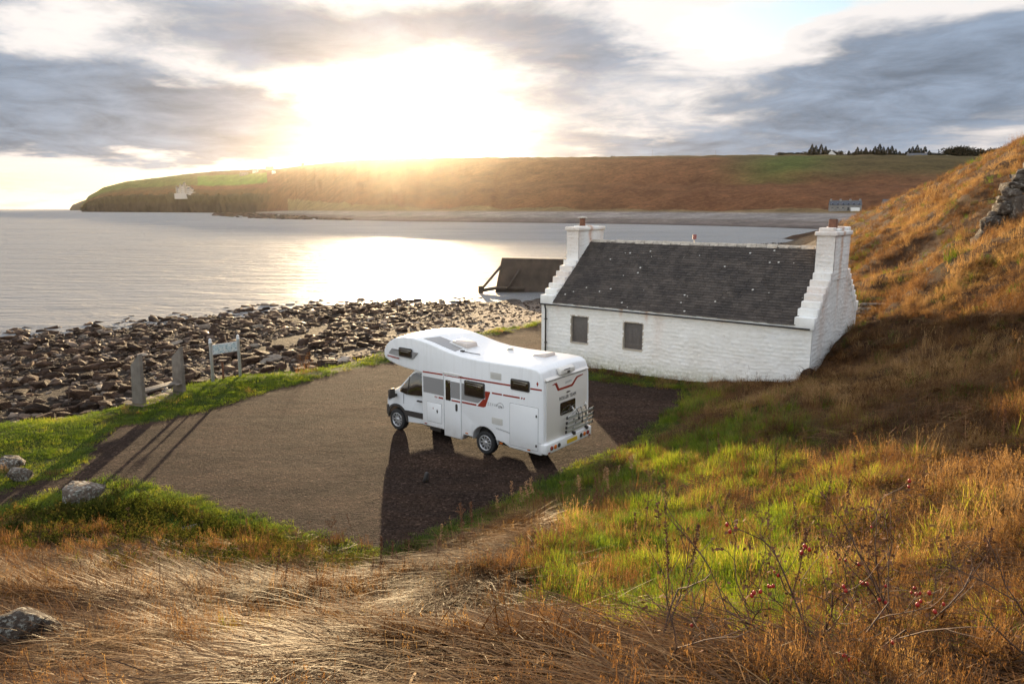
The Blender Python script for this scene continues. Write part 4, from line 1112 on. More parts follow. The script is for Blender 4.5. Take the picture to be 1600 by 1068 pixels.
# grey graphic wrapping onto the overcab shoulder
def rz_(x): return float(np.interp(x, [q[0] for q in prof[6:20]], [q[1] for q in prof[6:20]]))
pp = [(2.72, .98), (2.50, .50), (1.20, .62), (1.00, .98)]
vs = []; nseg_ = 8
for i in range(nseg_ + 1):
    t = i / nseg_
    xo = 2.55 + (1.25 - 2.55) * t; xi = 2.35 + (1.30 - 2.35) * t
    for (x_, y_) in ((xo, .95), (xi, .42)):
        zc_ = rz_(x_) + .055 * (1 - (y_ / ys(x_)) ** 2)
        vs += [(x_, y_, zc_ + .009), (x_, y_, zc_ - .02)]
fs = []
for i in range(nseg_):
    a_ = i * 4; c_ = a_ + 4
    fs += [(a_, a_ + 2, c_ + 2, c_), (a_ + 1, c_ + 1, c_ + 3, a_ + 3), (a_, c_, c_ + 1, a_ + 1), (a_ + 2, a_ + 3, c_ + 3, c_ + 2)]
fs += [(0, 1, 3, 2), (nseg_ * 4, nseg_ * 4 + 2, nseg_ * 4 + 3, nseg_ * 4 + 1)]
b = MB(); b.add(vs, fs); vpart(b, 'solar_panel', 'decalg')
# ---- cab
def ycab(x, z):
    y = 1.0 * (1 - 0.17 * max(0.0, (z - 1.25) / .85) ** 1.3)
    return y * (1 - 0.13 * max(0, (x - 3.85) / .5) ** 2)
wf = [(3.75 + .44 * math.cos(t), .35 + .44 * math.sin(t)) for t in [math.pi * i / 12 for i in range(13)]]
cp_ = [(2.44, .42), (2.44, 2.11), (2.93, 2.11), (3.05, 2.04), (3.30, 1.78), (3.60, 1.45), (3.72, 1.34), (3.95, 1.24), (4.12, 1.15), (4.24, 1.02), (4.30, .85), (4.32, .62), (4.30, .42), (4.19, .34)] + wf[1:] + [(3.31, .34)]
vs = []; fs = []; st2 = [-1, -.85, -.5, 0, .5, .85, 1]
for t in st2:
    for (x, z) in cp_:
        fr = 0.28 * (1 - t * t) * sstep(x, 3.0, 4.1)
        vs.append((x + float(fr), t * ycab(x, z), z + (0.05 * (1 - t * t) if (3.6 < x and z > .9) else 0)))
nq = len(cp_)
for i in range(len(st2) - 1):
    for j in range(nq):
        j2 = (j + 1) % nq; fs.append((i * nq + j, i * nq + j2, (i + 1) * nq + j2, (i + 1) * nq + j))
fs.append(tuple(range(nq))[::-1]); fs.append(tuple(6 * nq + j for j in range(nq)))
cab = link('cab', None, van)
b = MB(); b.add(vs, fs); vpart(b, 'cab_body', 'cabw', .02, cab, angle=30)
# windscreen
vs = []; sw = [-.88, -.6, -.3, 0, .3, .6, .88]
for t in sw:
    for (x, z) in ((3.03, 2.03), (3.30, 1.78), (3.60, 1.46)):
        y = t * ycab(x, z); fr = 0.28 * (1 - t * t) * float(sstep(x, 3.0, 4.1))
        vs.append((x + fr + .022, y, z + .018))
for t in sw:
    for (x, z) in ((3.03, 2.03), (3.30, 1.78), (3.60, 1.46)):
        y = t * ycab(x, z); fr = 0.28 * (1 - t * t) * float(sstep(x, 3.0, 4.1)); vs.append((x + fr - .02, y, z - .02))
fs = [(i * 3 + j, i * 3 + j + 1, i * 3 + j + 4, i * 3 + j + 3) for i in range(6) for j in range(2)]
fs += [tuple(q + 21 for q in f[::-1]) for f in fs]
for i in range(6): fs += [(i * 3, i * 3 + 3, i * 3 + 24, i * 3 + 21), (i * 3 + 2, i * 3 + 23, i * 3 + 26, i * 3 + 5)]
for j in range(2): fs += [(j, j + 21, j + 22, j + 1), (18 + j, 19 + j, 40 + j, 39 + j)]
b = MB(); b.add(vs, fs); vpart(b, 'windscreen', 'glass', parent=cab)
for s_ in (1, -1):
    dr = link('cab_door', None, van)
    side_panel([(2.55, 1.30), (3.28, 1.24), (3.60, 1.30), (3.58, 1.40), (3.12, 1.90), (2.98, 1.97), (2.62, 1.99), (2.55, 1.94)], 'side_window', 'glass', yf=ycab, out=.008, sgn=s_, parent=dr, cuts=3, bevel=.003)
    side_panel([(3.22, 1.25), (3.245, 1.25), (3.245, 1.79), (3.22, 1.815)], 'window_divider', 'plast', yf=ycab, out=.014, sgn=s_, parent=dr, cuts=2)
    side_panel(rectp(3.435, 3.447, .92, 1.24), 'door_seam', 'seam', yf=ycab, out=.003, sgn=s_, parent=dr)
    side_panel(rectp(2.54, 2.552, .50, 1.30), 'door_seam', 'seam', yf=ycab, out=.003, sgn=s_, parent=dr)
    side_panel(rectp(2.63, 2.83, 1.09, 1.13, .015), 'door_handle', 'plast', yf=ycab, out=.03, sgn=s_, parent=dr)
    side_panel([(2.47, .56), (3.30, .56), (3.36, .72), (2.47, .74)], 'sill_trim', 'plast', yf=ycab, out=.022, sgn=s_, parent=cab, cuts=2)
    arch = [(3.75 + .50 * math.cos(t), .37 + .50 * math.sin(t)) for t in [math.pi * i / 14 for i in range(15)]] + [(3.75 - .42 * math.cos(t), .35 + .44 * math.sin(t)) for t in [math.pi * i / 14 for i in range(15)]]
    side_panel(arch, 'wheel_arch_trim', 'plast', yf=ycab, out=.02, sgn=s_, parent=cab)
    mr = link('door_mirror', None, van)
    b = MB(); b.prism([(3.70, 1.10), (3.82, 1.08), (3.84, 1.36), (3.72, 1.42)], 'y', s_ * 1.08, s_ * 1.30); vpart(b, 'mirror_shell', 'plast', .03, mr)
    b = MB(); b.box(3.72, 3.79, min(s_ * .95, s_ * 1.12), max(s_ * .95, s_ * 1.12), 1.12, 1.20); vpart(b, 'mirror_arm', 'plast', .01, mr)
    # headlamp
    side_panel([(4.20, .90), (4.23, 1.03), (4.10, 1.16), (3.97, 1.20), (4.04, 1.02)], 'headlight', 'lamp', yf=ycab, out=.006, sgn=s_, parent=cab)
# front bumper in dark plastic, wraps round the nose
vs = []; sb_ = [-1, -.85, -.5, 0, .5, .85, 1]
ringp = [(4.16, .36), (4.33, .42), (4.36, .60), (4.33, .76), (4.18, .76)]
for t in sb_:
    for (x, z) in ringp:
        vs.append((x + .28 * (1 - t * t), t * (ycab(x, z) + .022), z))
nr = len(ringp); fs = [(i * nr + j, i * nr + (j + 1) % nr, (i + 1) * nr + (j + 1) % nr, (i + 1) * nr + j) for i in range(6) for j in range(nr)]
fs += [tuple(range(nr))[::-1], tuple(6 * nr + j for j in range(nr))]
b = MB(); b.add(vs, fs); vpart(b, 'front_bumper', 'plast', .015, cab)
b = MB(); b.box(4.545, 4.60, -.55, .55, .80, .98); vpart(b, 'radiator_grille', 'plast', .01, cab)
b = MB(); b.tube([(3.42, .6, 1.68), (3.6, .1, 1.60)], .008, 5); vpart(b, 'wiper', 'plast', parent=cab)
# ------------------------------------------------------------------ stones: shared shapes
def rock_mesh(name, seed, sub=2, flat=0.6, rough=0.28, blocky=0.5, planes=0):
    """angular stone: hull of scattered points; the near ones bevelled, divided and weathered"""
    rr = random.Random(seed); bm = bmesh.new()
    ax = (rr.uniform(.85, 1.2), rr.uniform(.65, .95), flat * rr.uniform(.85, 1.15))
    for i in range(15 + planes):
        d = Vector((rr.gauss(0, 1), rr.gauss(0, 1), rr.gauss(0, 1))).normalized()
        e = 1 - blocky * .62
        d = Vector([math.copysign(abs(c) ** e, c) for c in d]); d *= rr.uniform(.82, 1.0) / max(1.0, d.length ** .6)
        bm.verts.new((d.x * ax[0], d.y * ax[1], d.z * ax[2]))
    bm.verts.ensure_lookup_table()
    r_ = bmesh.ops.convex_hull(bm, input=bm.verts)
    bmesh.ops.delete(bm, geom=[v for v in bm.verts if not v.link_faces], context='VERTS')
    bmesh.ops.dissolve_limit(bm, angle_limit=R(14), verts=bm.verts, edges=bm.edges)
    if sub >= 3:
        bmesh.ops.bevel(bm, geom=list(bm.edges), offset=.07, segments=2, affect='EDGES', profile=.6)
        bmesh.ops.triangulate(bm, faces=bm.faces)
        for _ in range(2 if sub < 4 else 3): bmesh.ops.subdivide_edges(bm, edges=[e for e in bm.edges if e.calc_length() > .09], cuts=1, use_grid_fill=True)
        bmesh.ops.triangulate(bm, faces=bm.faces)
        bm.normal_update()
        P_ = np.array([v.co[:] for v in bm.verts]); ox = seed * 3.7
        n1_ = fbm(P_[:, 0] * 3.1 + ox + P_[:, 2] * 1.7, P_[:, 1] * 3.1 - P_[:, 2] * 2.9 + ox, 4, seed)
        n2_ = fbm(P_[:, 2] * 9 + ox, P_[:, 0] * 1.2 + P_[:, 1] * 1.6, 3, seed + 5)
        for v, a_, b_ in zip(bm.verts, n1_, n2_): v.co += v.normal * (a_ * .055 + b_ * .03)
    bmesh.ops.triangulate(bm, faces=bm.faces)
    bmesh.ops.recalc_face_normals(bm, faces=bm.faces)
    me = bpy.data.meshes.new(name); bm.to_mesh(me); bm.free()
    for p in me.polygons: p.use_smooth = sub >= 3
    if sub >= 3: me.set_sharp_from_angle(angle=R(42))
    return me
# five big boulders beside the track
def boulder(x, y, s, rz, seed, label, flat=.6, sub=4, sink=.25, planes=7, name='boulder', mat='boulder', rough=.3, blocky=.6, group=None, zoff=0):
    me = rock_mesh('boulder_mesh', seed, sub, flat, rough, blocky, planes)
    o = link(name, me, None, M[mat], (x, y, gz(x, y) + s * flat * .5 - sink * s * flat + zoff), (random.uniform(-.1, .1), random.uniform(-.1, .1), rz))
    o.scale = (s, s, s)
    return tag(o, label, 'boulder', group)
boulder(-12.9, 18.1, .40, .2, 3, 'squarish brown boulder with pale flat top on grass beside the track', .80, blocky=1.0, planes=0)
boulder(-13.9, 19.1, .46, .5, 8, 'low grey boulder half hidden behind the squarish brown one', .55)
boulder(-10.55, 16.75, .60, -.2, 12, 'largest pale lichen covered boulder at the corner of gravel and track', .58, planes=9)
boulder(-7.1, 14.9, .22, .4, 15, 'small pale flat stone sunk among the weeds below the gravel edge', .45)
boulder(-5.35, 12.9, .24, .9, 18, 'small brown stone lying in the hollow at the foot of the straw bank', .6)
boulder(-4.75, 12.8, .19, .1, 19, 'smaller of two stones in the hollow, right of the brown one', .6)
boulder(-3.92, 5.2, .32, .3, 27, 'rounded grey and cream boulder at the lower edge of the straw slope', .85, blocky=.2, planes=2, rough=.2, zoff=.05)
boulder(-4.22, 4.98, .30, 1.2, 29, 'smooth bluish grey boulder touching the rounded cream one', .8, blocky=.2, planes=2, rough=.2, zoff=.02)
boulder(-3.4, 25.9, .30, .3, 31, 'flat stone slab on the verge', .3) if False else None
boulder(10.55, 25.1, .34, .5, 33, 'dark weathered stump of stone against the cottage wall', .9, mat='rock', zoff=.1)
st = MB(); st.lathe([(0, 0), (.08, 0), (.065, .1), (.055, .22), (.04, .26), (0, .27)], 8, Matrix.Translation((-2.26, 17.91, 0)) @ Matrix.Rotation(.18, 4, 'Y'))
tag(st.build('stump', M['iron'], None), 'short dark stump standing alone on the gravel in the shadow', 'stump')

# ------------------------------------------------------------------ shore rocks
rock_protos = [rock_mesh('shore_rock_mesh', 100 + i, 2, random.uniform(.62, .95), .6, .6, 7) for i in range(10)]
for me in rock_protos: me.materials.append(M['rock'])
pale_protos = [rock_mesh('pale_rock_mesh', 200 + i, 2, random.uniform(.4, .6), .4, .7, 7) for i in range(5)]
for me in pale_protos: me.materials.append(M['pebble'])
def beach_pts(n, smin, smax, seed, dlo=0.6, dhi=60, pw=2.2):
    r = np.random.default_rng(seed)
    x = r.uniform(-62, 10, n); y = r.uniform(14, 96, n)
    vd = dist_line(x, y, VERGE)
    ok = in_poly(x, y, BEACH_POLY) & (vd > dlo) & (vd < dhi) & (np.abs(x) < 0.80 * y + 3) & ~((x > -3.5) & (y > 78) & (x < 12) & (y < 92))
    x, y = x[ok], y[ok]; z = ground(x, y); ok = z > SEA - 0.55 - 0.0 * z
    x, y, z = x[ok], y[ok], z[ok]
    s = smin * (smax / smin) ** (r.uniform(0, 1, len(x)) ** pw)
    # thin out towards the pale shingle on the right and in pools
    pale = sstep(x, -12, 1)
    s = s * (1 - 0.6 * pale)
    s = np.where(z < SEA + .1, s * 1.1, s)
    keep = (r.uniform(0, 1, len(x)) > pale * 0.35) & ~((z < SEA - .2) & (r.uniform(0, 1, len(x)) < .55)) & (fbm(x / 3.2, y / 3.2, 2, 71) > -.52)
    return x[keep], y[keep], z[keep], s[keep], pale[keep]
bx, by, bz, bs, bp = beach_pts(21000, .13, .62, 5)
order = np.argsort(-(bs / by))
for r_i, i in enumerate(order[:300]):
    ispale = random.random() < (0.12 + 0.65 * bp[i] + (.25 if dist_line(bx[i], by[i], VERGE) < 3 else 0))
    me = random.choice(pale_protos if ispale else rock_protos)
    o = link('shore_rock', me, None, None, (bx[i], by[i], bz[i] + bs[i] * .12), (random.uniform(-.25, .25), random.uniform(-.25, .25), random.uniform(0, 6.3)))
    s = bs[i]; o.scale = (s * random.uniform(.85, 1.3), s * random.uniform(.8, 1.1), s * random.uniform(.55, .85))
    vd_ = float(dist_line(np.array([bx[i]]), np.array([by[i]]), VERGE)[0])
    side_ = 'left of the viewpoint seat' if bx[i] / by[i] < -.52 else ('behind the seat and information board' if bx[i] / by[i] < -.38 else 'right of the information board')
    zone_ = 'beside the grass verge' if vd_ < 5 else ("near the waterline" if bz[i] < -2.5 else 'in the middle of the shore')
    nm_ = 'pale angular rock' if ispale else 'dark brown weathered rock'
    tag(o, nm_ + ' ' + zone_ + ', ' + side_, 'rock', nm_ + 's ' + zone_ + ', ' + side_)

# geometry-node scatter used for what nobody could count
def scatter(name, P, rot, scl, tint, idx, protos, kind='stuff', spin=None):
    """points carry rotation, scale and tint; protos are mesh objects outside the scene"""
    n = len(P)
    me = bpy.data.meshes.new(name); me.vertices.add(n); me.vertices.foreach_set('co', np.asarray(P, np.float32).ravel())
    for nm, tp, dat in (('rot', 'FLOAT_VECTOR', np.asarray(rot, np.float32).ravel()), ('scl', 'FLOAT_VECTOR', np.asarray(scl, np.float32).ravel())):
        a_ = me.attributes.new(nm, tp, 'POINT'); a_.data.foreach_set('vector', dat)
    a_ = me.attributes.new('tint', 'FLOAT', 'POINT'); a_.data.foreach_set('value', np.asarray(tint, np.float32))
    a_ = me.attributes.new('pick', 'INT', 'POINT'); a_.data.foreach_set('value', np.asarray(idx, np.int32))
    me.update()
    o = link(name, me)
    ng = bpy.data.node_groups.new(name, 'GeometryNodeTree')
    ng.interface.new_socket('Geometry', in_out='INPUT', socket_type='NodeSocketGeometry')
    ng.interface.new_socket('Geometry', in_out='OUTPUT', socket_type='NodeSocketGeometry')
    N = ng.nodes; L = ng.links
    gi = N.new('NodeGroupInput'); go = N.new('NodeGroupOutput'); jn = N.new('GeometryNodeJoinGeometry')
    def attr(nm, tp):
        a = N.new('GeometryNodeInputNamedAttribute'); a.data_type = tp; a.inputs['Name'].default_value = nm
        return a.outputs[0]
    rt_, sc_, pk_ = attr('rot', 'FLOAT_VECTOR'), attr('scl', 'FLOAT_VECTOR'), attr('pick', 'INT')
    e2r = N.new('FunctionNodeEulerToRotation'); L.new(rt_, e2r.inputs[0])
    for k_, pr in enumerate(protos):
        oi_ = N.new('GeometryNodeObjectInfo'); oi_.inputs['Object'].default_value = pr; oi_.transform_space = 'ORIGINAL'
        cmp_ = N.new('FunctionNodeCompare'); cmp_.data_type = 'INT'; cmp_.operation = 'EQUAL'
        L.new(pk_, cmp_.inputs[2]); cmp_.inputs[3].default_value = k_
        ip = N.new('GeometryNodeInstanceOnPoints')
        L.new(gi.outputs[0], ip.inputs['Points']); L.new(cmp_.outputs[0], ip.inputs['Selection']); L.new(oi_.outputs['Geometry'], ip.inputs['Instance'])
        L.new(e2r.outputs[0], ip.inputs['Rotation']); L.new(sc_, ip.inputs['Scale'])
        L.new(ip.outputs[0], jn.inputs[0])
    L.new(jn.outputs[0], go.inputs[0])
    md = o.modifiers.new('scatter', 'NODES'); md.node_group = ng
    return tag(o, kind=kind)
def proto(name, me): return bpy.data.objects.new(name, me)
def join_rocks(name, x, y, z, s, meshes, squash=1.0):
    """small stones too many to pick apart: real geometry joined into one mesh"""
    base_ = []
    for me in meshes:
        v = np.empty(len(me.vertices) * 3, np.float32); me.vertices.foreach_get('co', v); v = v.reshape(-1, 3)
        f = np.array([p.vertices[:] for p in me.polygons]); base_.append((v, f))
    r = np.random.default_rng(3); Vs = []; Fs = []; b = 0
    for i in range(len(x)):
        v, f = base_[i % len(base_)]
        t, ti, tj = r.uniform(0, 6.28), r.uniform(-.3, .3), r.uniform(-.3, .3)
        c_, s_ = math.cos(t), math.sin(t)
        Rm = np.array([[c_, -s_, ti], [s_, c_, tj], [-ti, -tj, 1]])
        Vs.append((v * s[i] * np.array([r.uniform(.9, 1.4), r.uniform(.8, 1.1), r.uniform(.7, 1.1) * squash])) @ Rm.T + np.array([x[i], y[i], z[i] + s[i] * .1])); Fs.append(f + b); b += len(v)
    return np.concatenate(Vs), np.concatenate(Fs)
lo_dark = [rock_mesh('small_rock_mesh', 300 + i, 1, .55, .5, .5, 5) for i in range(6)]
rest = order[300:]
V, F = join_rocks('shore_rocks', bx[rest], by[rest], bz[rest], bs[rest], rock_protos[:6], .7)
m, g, out = new_mat('shore_rocks_many')
tc = g.node('ShaderNodeTexCoord').outputs['Object']; isl = g.node('ShaderNodeNewGeometry').outputs['Random Per Island']
c = g.ramp(isl, [(0, (0.016, 0.010, 0.007)), (.55, (0.055, 0.033, 0.022)), (.85, (0.09, 0.056, 0.038)), (.96, (0.15, 0.11, 0.085)), (1, (.24, .19, .15))])
c = g.v('MULTIPLY', c, g.ramp(g.noise(tc, 5, 6, .7), [(.3, .55), (.7, 1.45)]))
p = g.node('ShaderNodeBsdfPrincipled', {'Base Color': c, 'Specular IOR Level': .1, 'Roughness': g.ramp(g.noise(tc, 1.2, 3), [(0.42, .92), (.62, .6)]), 'Normal': g.node('ShaderNodeBump', {'Strength': 1.0, 'Distance': .04, 'Height': g.noise(tc, 9, 6, .7)}).outputs[0]})
g.l.new(p.outputs[0], out.inputs[0]); M['rocks_many'] = m
o = link('shore_rocks', np_mesh('shore_rocks', V, F, smooth=False), None, M['rocks_many']); tag(o, 'mass of dark brown rocks covering the shore down to the water', 'rocks', kind='stuff')
sx_, sy_, sz_, ss_, sp_ = beach_pts(30000, .06, .26, 9, .2, 60, 1.3)
V, F = join_rocks('shore_stones', sx_, sy_, sz_, ss_, lo_dark)
m, g, out = new_mat('shore_stones_small')
tc = g.node('ShaderNodeTexCoord').outputs['Object']; isl = g.node('ShaderNodeNewGeometry').outputs['Random Per Island']
s3 = g.node('ShaderNodeSeparateXYZ', {0: tc}).outputs
pal = g.sm(s3[0], -15.0, 0.0)
c = g.mix(pal, g.ramp(isl, [(0, (0.025, 0.018, 0.014)), (.7, (0.085, 0.06, 0.045)), (1, (.26, .21, .17))]), g.ramp(isl, [(0, (0.10, 0.08, 0.065)), (.6, (0.22, 0.18, 0.145)), (1, (.42, .36, .30))]))
p = g.node('ShaderNodeBsdfPrincipled', {'Base Color': c, 'Roughness': .8, 'Specular IOR Level': .15}); g.l.new(p.outputs[0], out.inputs[0])
o = link('shore_stones', np_mesh('shore_stones', V, F, smooth=False), None, m); tag(o, 'small stones and shingle between the rocks', 'stones', kind='stuff')
# rocks breaking the water along the edge
# ------------------------------------------------------------------ viewpoint seat between two slab posts
M['slabpost'] = simple('weathered_oak', (0.17, 0.145, 0.12), 0.85, var=0.3, vscale=3, bump=.01, bscale=18)
M['paving'] = simple('pale_paving', (0.13, 0.095, 0.07), 0.9, var=0.3, vscale=4, bump=.01)
dxy = Vector((-12.7 + 13.35, 26.7 - 25.15)); th_ = math.atan2(dxy.y, dxy.x)
seat = empty('viewpoint_seat', (-13.05, 25.95, gz(-13.05, 25.95)), th_)
tag(seat, 'viewpoint seat of two tall slant topped timber slabs with a low plank between', 'bench')
L2 = 0.90
for s_, tall, ln in ((-1, 1.85, -.06), (1, 1.80, -.05)):
    b = MB(); b.prism([(-.30, -.2), (.24, -.2), (.20 + ln, tall - .42), (-.26 + ln, tall)], 'x', s_ * L2 - .075, s_ * L2 + .075)
    b.build('post', M['slabpost'], seat, bevel=.015)
for y_ in (-.17, .06):
    b = MB(); b.box(-L2 + .10, L2 - .10, y_, y_ + .21, .38, .44); b.build('seat_plank', M['slabpost'], seat, bevel=.01)
b = MB(); b.box(L2 - .34, L2 - .10, -.30, -.12, .36, .42); b.build('bracket', M['slabpost'], seat, bevel=.01)
b = MB()
for i in range(4): b.box(-1.15 + i * .58, -1.15 + i * .58 + .565, -.50, .40, -.10, .025 + random.uniform(0, .01))
b.build('base_slab', M['paving'], seat, bevel=.01)
# big flat rock seen between the posts
boulder(-13.6, 28.6, .75, .6, 41, 'flat grey slab of rock seen between the two slanted posts', .28, name='flat_rock', zoff=.25)
boulder(-11.9, 30.8, .7, .6, 43, 'long pale slab of rock on the shingle between seat and information board', .25, name='flat_rock', zoff=.2)
# ------------------------------------------------------------------ information board
M['signpost'] = simple('pale_painted_post', (0.56, 0.57, 0.58), 0.6, var=.1)
sg_c = Vector(((-12.1 - 11.4) / 2, (28.6 + 29.5) / 2)); sth = math.atan2(.9, .7 + .25)
board = empty('information_board', (sg_c.x, sg_c.y, gz(sg_c.x, sg_c.y) - .02), math.atan2(.9, .75))
tag(board, 'pale blue information board in four panels between two white ball topped posts', 'sign')
hw = .60
for s_ in (-1, 1):
    b = MB(); T_ = Matrix.Translation((s_ * hw, 0, 0))
    b.lathe([(0, -.2), (.062, -.2), (.062, 1.62), (.075, 1.63), (.075, 1.67), (.045, 1.69), (.062, 1.73), (.062, 1.76), (.04, 1.80), (0, 1.83)], 14, T_); b.build('post', M['signpost'], board)
b = MB(); b.box(-hw + .06, hw - .06, -.012, .02, 1.14, 1.54); b.build('back_panel', M['signpost'], board)
m, g, out = new_mat('printed_panel')
tc = g.node('ShaderNodeTexCoord').outputs['Object']; oi = g.node('ShaderNodeObjectInfo').outputs['Random']
pv_ = g.v('ADD', tc, g.v('SCALE', (3.0, 1.0, 7.0), scale=oi))
c = g.mix(g.ramp(g.noise(pv_, 7, 2), [(.45, 0), (.55, 1)]), (.42, .52, .55), (.62, .66, .64))
c = g.mix(g.ramp(g.noise(pv_, 15, 2), [(.60, 0), (.62, 1)]), c, (.10, .20, .22))
p = g.node('ShaderNodeBsdfPrincipled', {'Base Color': c, 'Roughness': .25}); g.l.new(p.outputs[0], out.inputs[0])
pw_ = (2 * hw - .16) / 4
for i in range(4):
    b = MB(); b.box(-hw + .08 + i * pw_ + .012, -hw + .08 + (i + 1) * pw_ - .012, -.020, -.013, 1.165, 1.515); b.build('panel', m, board)
ped = empty('small_post', (-11.85, 28.95, gz(-11.85, 28.95)))
tag(ped, 'thin brown post with small tray top in front of the information board', 'post')
b = MB(); b.box(-.035, .035, -.035, .035, -.1, .80); b.build('post', simple('rust_brown_post', (.12, .045, .022), .7), ped, bevel=.006)
b = MB(); b.box(-.15, .15, -.10, .10, .80, .84); b.build('tray', M['paving'], ped, bevel=.01)

# ------------------------------------------------------------------ concrete slip with timber props in the water
M['conc'] = simple('stained_concrete', (0.075, 0.055, 0.040), 0.9, var=.35, vscale=.8, bump=.03, bscale=4)
pier = empty('landing_wall', (0.0, 88.5, SEA), 0.0)
tag(pier, 'stained dark landing wall with slanted timber props standing in the water', 'sea wall')
def pierpt(x, z): return -.75 + .75 * z / 4.1     # the face leans back a little
x1 = 9.5
b = MB()
vs = [(-2.25, -.9, -1), (x1, -.9, -1), (x1, 1.3, -1), (-2.25, 1.3, -1), (-1.25, .02, 4.1), (x1, .02, 3.85), (x1, 1.1, 3.85), (-1.25, 1.1, 4.1)]
b.add(vs, [(0, 1, 2, 3), (4, 7, 6, 5), (0, 4, 5, 1), (1, 5, 6, 2), (2, 6, 7, 3), (3, 7, 4, 0)]); b.build('wall', M['conc'], pier, bevel=.04)
for i in range(9):
    x_ = -1.0 + i * 1.15; b = MB(); b.add([(x_ - .4 + .09, -.70, .1), (x_ - .4 + 1.1, -.70, .1), (x_ + 1.06, -.06, 3.9), (x_ + .03, -.06, 3.9), (x_ - .4 + .09, -.5, .1), (x_ - .4 + 1.1, -.5, .1), (x_ + 1.06, .12, 3.9), (x_ + .03, .12, 3.9)],
        [(0, 1, 2, 3), (4, 7, 6, 5), (0, 4, 5, 1), (1, 5, 6, 2), (2, 6, 7, 3), (3, 7, 4, 0)]); b.build('facing_board', M['conc'], pier)
b = MB(); b.box(-1.35, x1, -.22, .0, 2.75, 3.0); b.build('rail', M['conc'], pier)
for (p_, q_) in (((-3.75, -1.6, .35), (-1.35, -.1, 3.1)), ((-.5, -1.5, .55), (.9, -.3, 2.7))):
    b = MB(); b.tube([p_, q_], .15, 6); b.build('prop', M['conc'], pier)
b = MB(); b.tube([(-3.75, -1.6, .3), (-2.0, -1.2, .55), (1.5, -1.0, .5)], .22, 6); b.build('beam', M['conc'], pier)
b = MB(); b.box(-4.05, -3.5, -1.9, -1.35, -.8, .85); b.build('footing', M['conc'], pier, bevel=.05)
# ------------------------------------------------------------------ beacon pole beyond the roof
bc = empty('beacon_pole', (28.0, 112.0, SEA)); tag(bc, 'thin beacon pole with a small red top mark standing in the bay beyond the roof', 'beacon')
b = MB(); b.tube([(0, 0, -1), (0, 0, 5.5)], .06, 6); b.build('pole', M['plast'], bc)
b = MB(); b.box(-.28, .28, -.1, .1, 5.4, 6.1); b.build('top_mark', simple('faded_red', (.30, .10, .09), .6), bc)
# ------------------------------------------------------------------ far rock platforms
def platform(name, c0, c1, py0, py1, label, seed, n=1500, smax=3.0):
    r = np.random.default_rng(seed); Vs = []
    c = r.uniform(c0, c1, n); t = r.uniform(0, 1, n)
    pyc = py0 + (py1 - py0) * (c - c0) / (c1 - c0) + (t - .5) * 6.0 * np.sin(np.pi * np.clip((c - c0) / (c1 - c0), .05, 1) ** .6)
    ok = fbm(c / 9, pyc / 2.0, 2, seed) > -.25; c, pyc = c[ok], pyc[ok]
    D_ = 10.0 * 1168 / (pyc - 326.0)
    x = (c - 800) / FPX * D_; y = D_
    s = smax * r.uniform(.25, 1, len(c)) * D_ / 700
    V, F = join_rocks(name, x, y, np.full_like(x, SEA), s, lo_dark, .45)
    o = link(name, np_mesh(name, V, F, smooth=False), None, M['rocks_many']); tag(o, label, 'rocks', kind='stuff')
platform('rock_platform', 335, 545, 335.5, 344, 'low dark rock platform at the far edge of the bay', 5, 1500, 4.2)
platform('rock_spit', 1165, 1275, 386, 379, 'dark rocks at the waterline beyond the cottage roof', 6, 500, 1.5)
platform('rock_ledge', 150, 345, 332.6, 334.0, 'thin rock ledge along the foot of the headland cliff', 7, 500, 1.6) if False else None

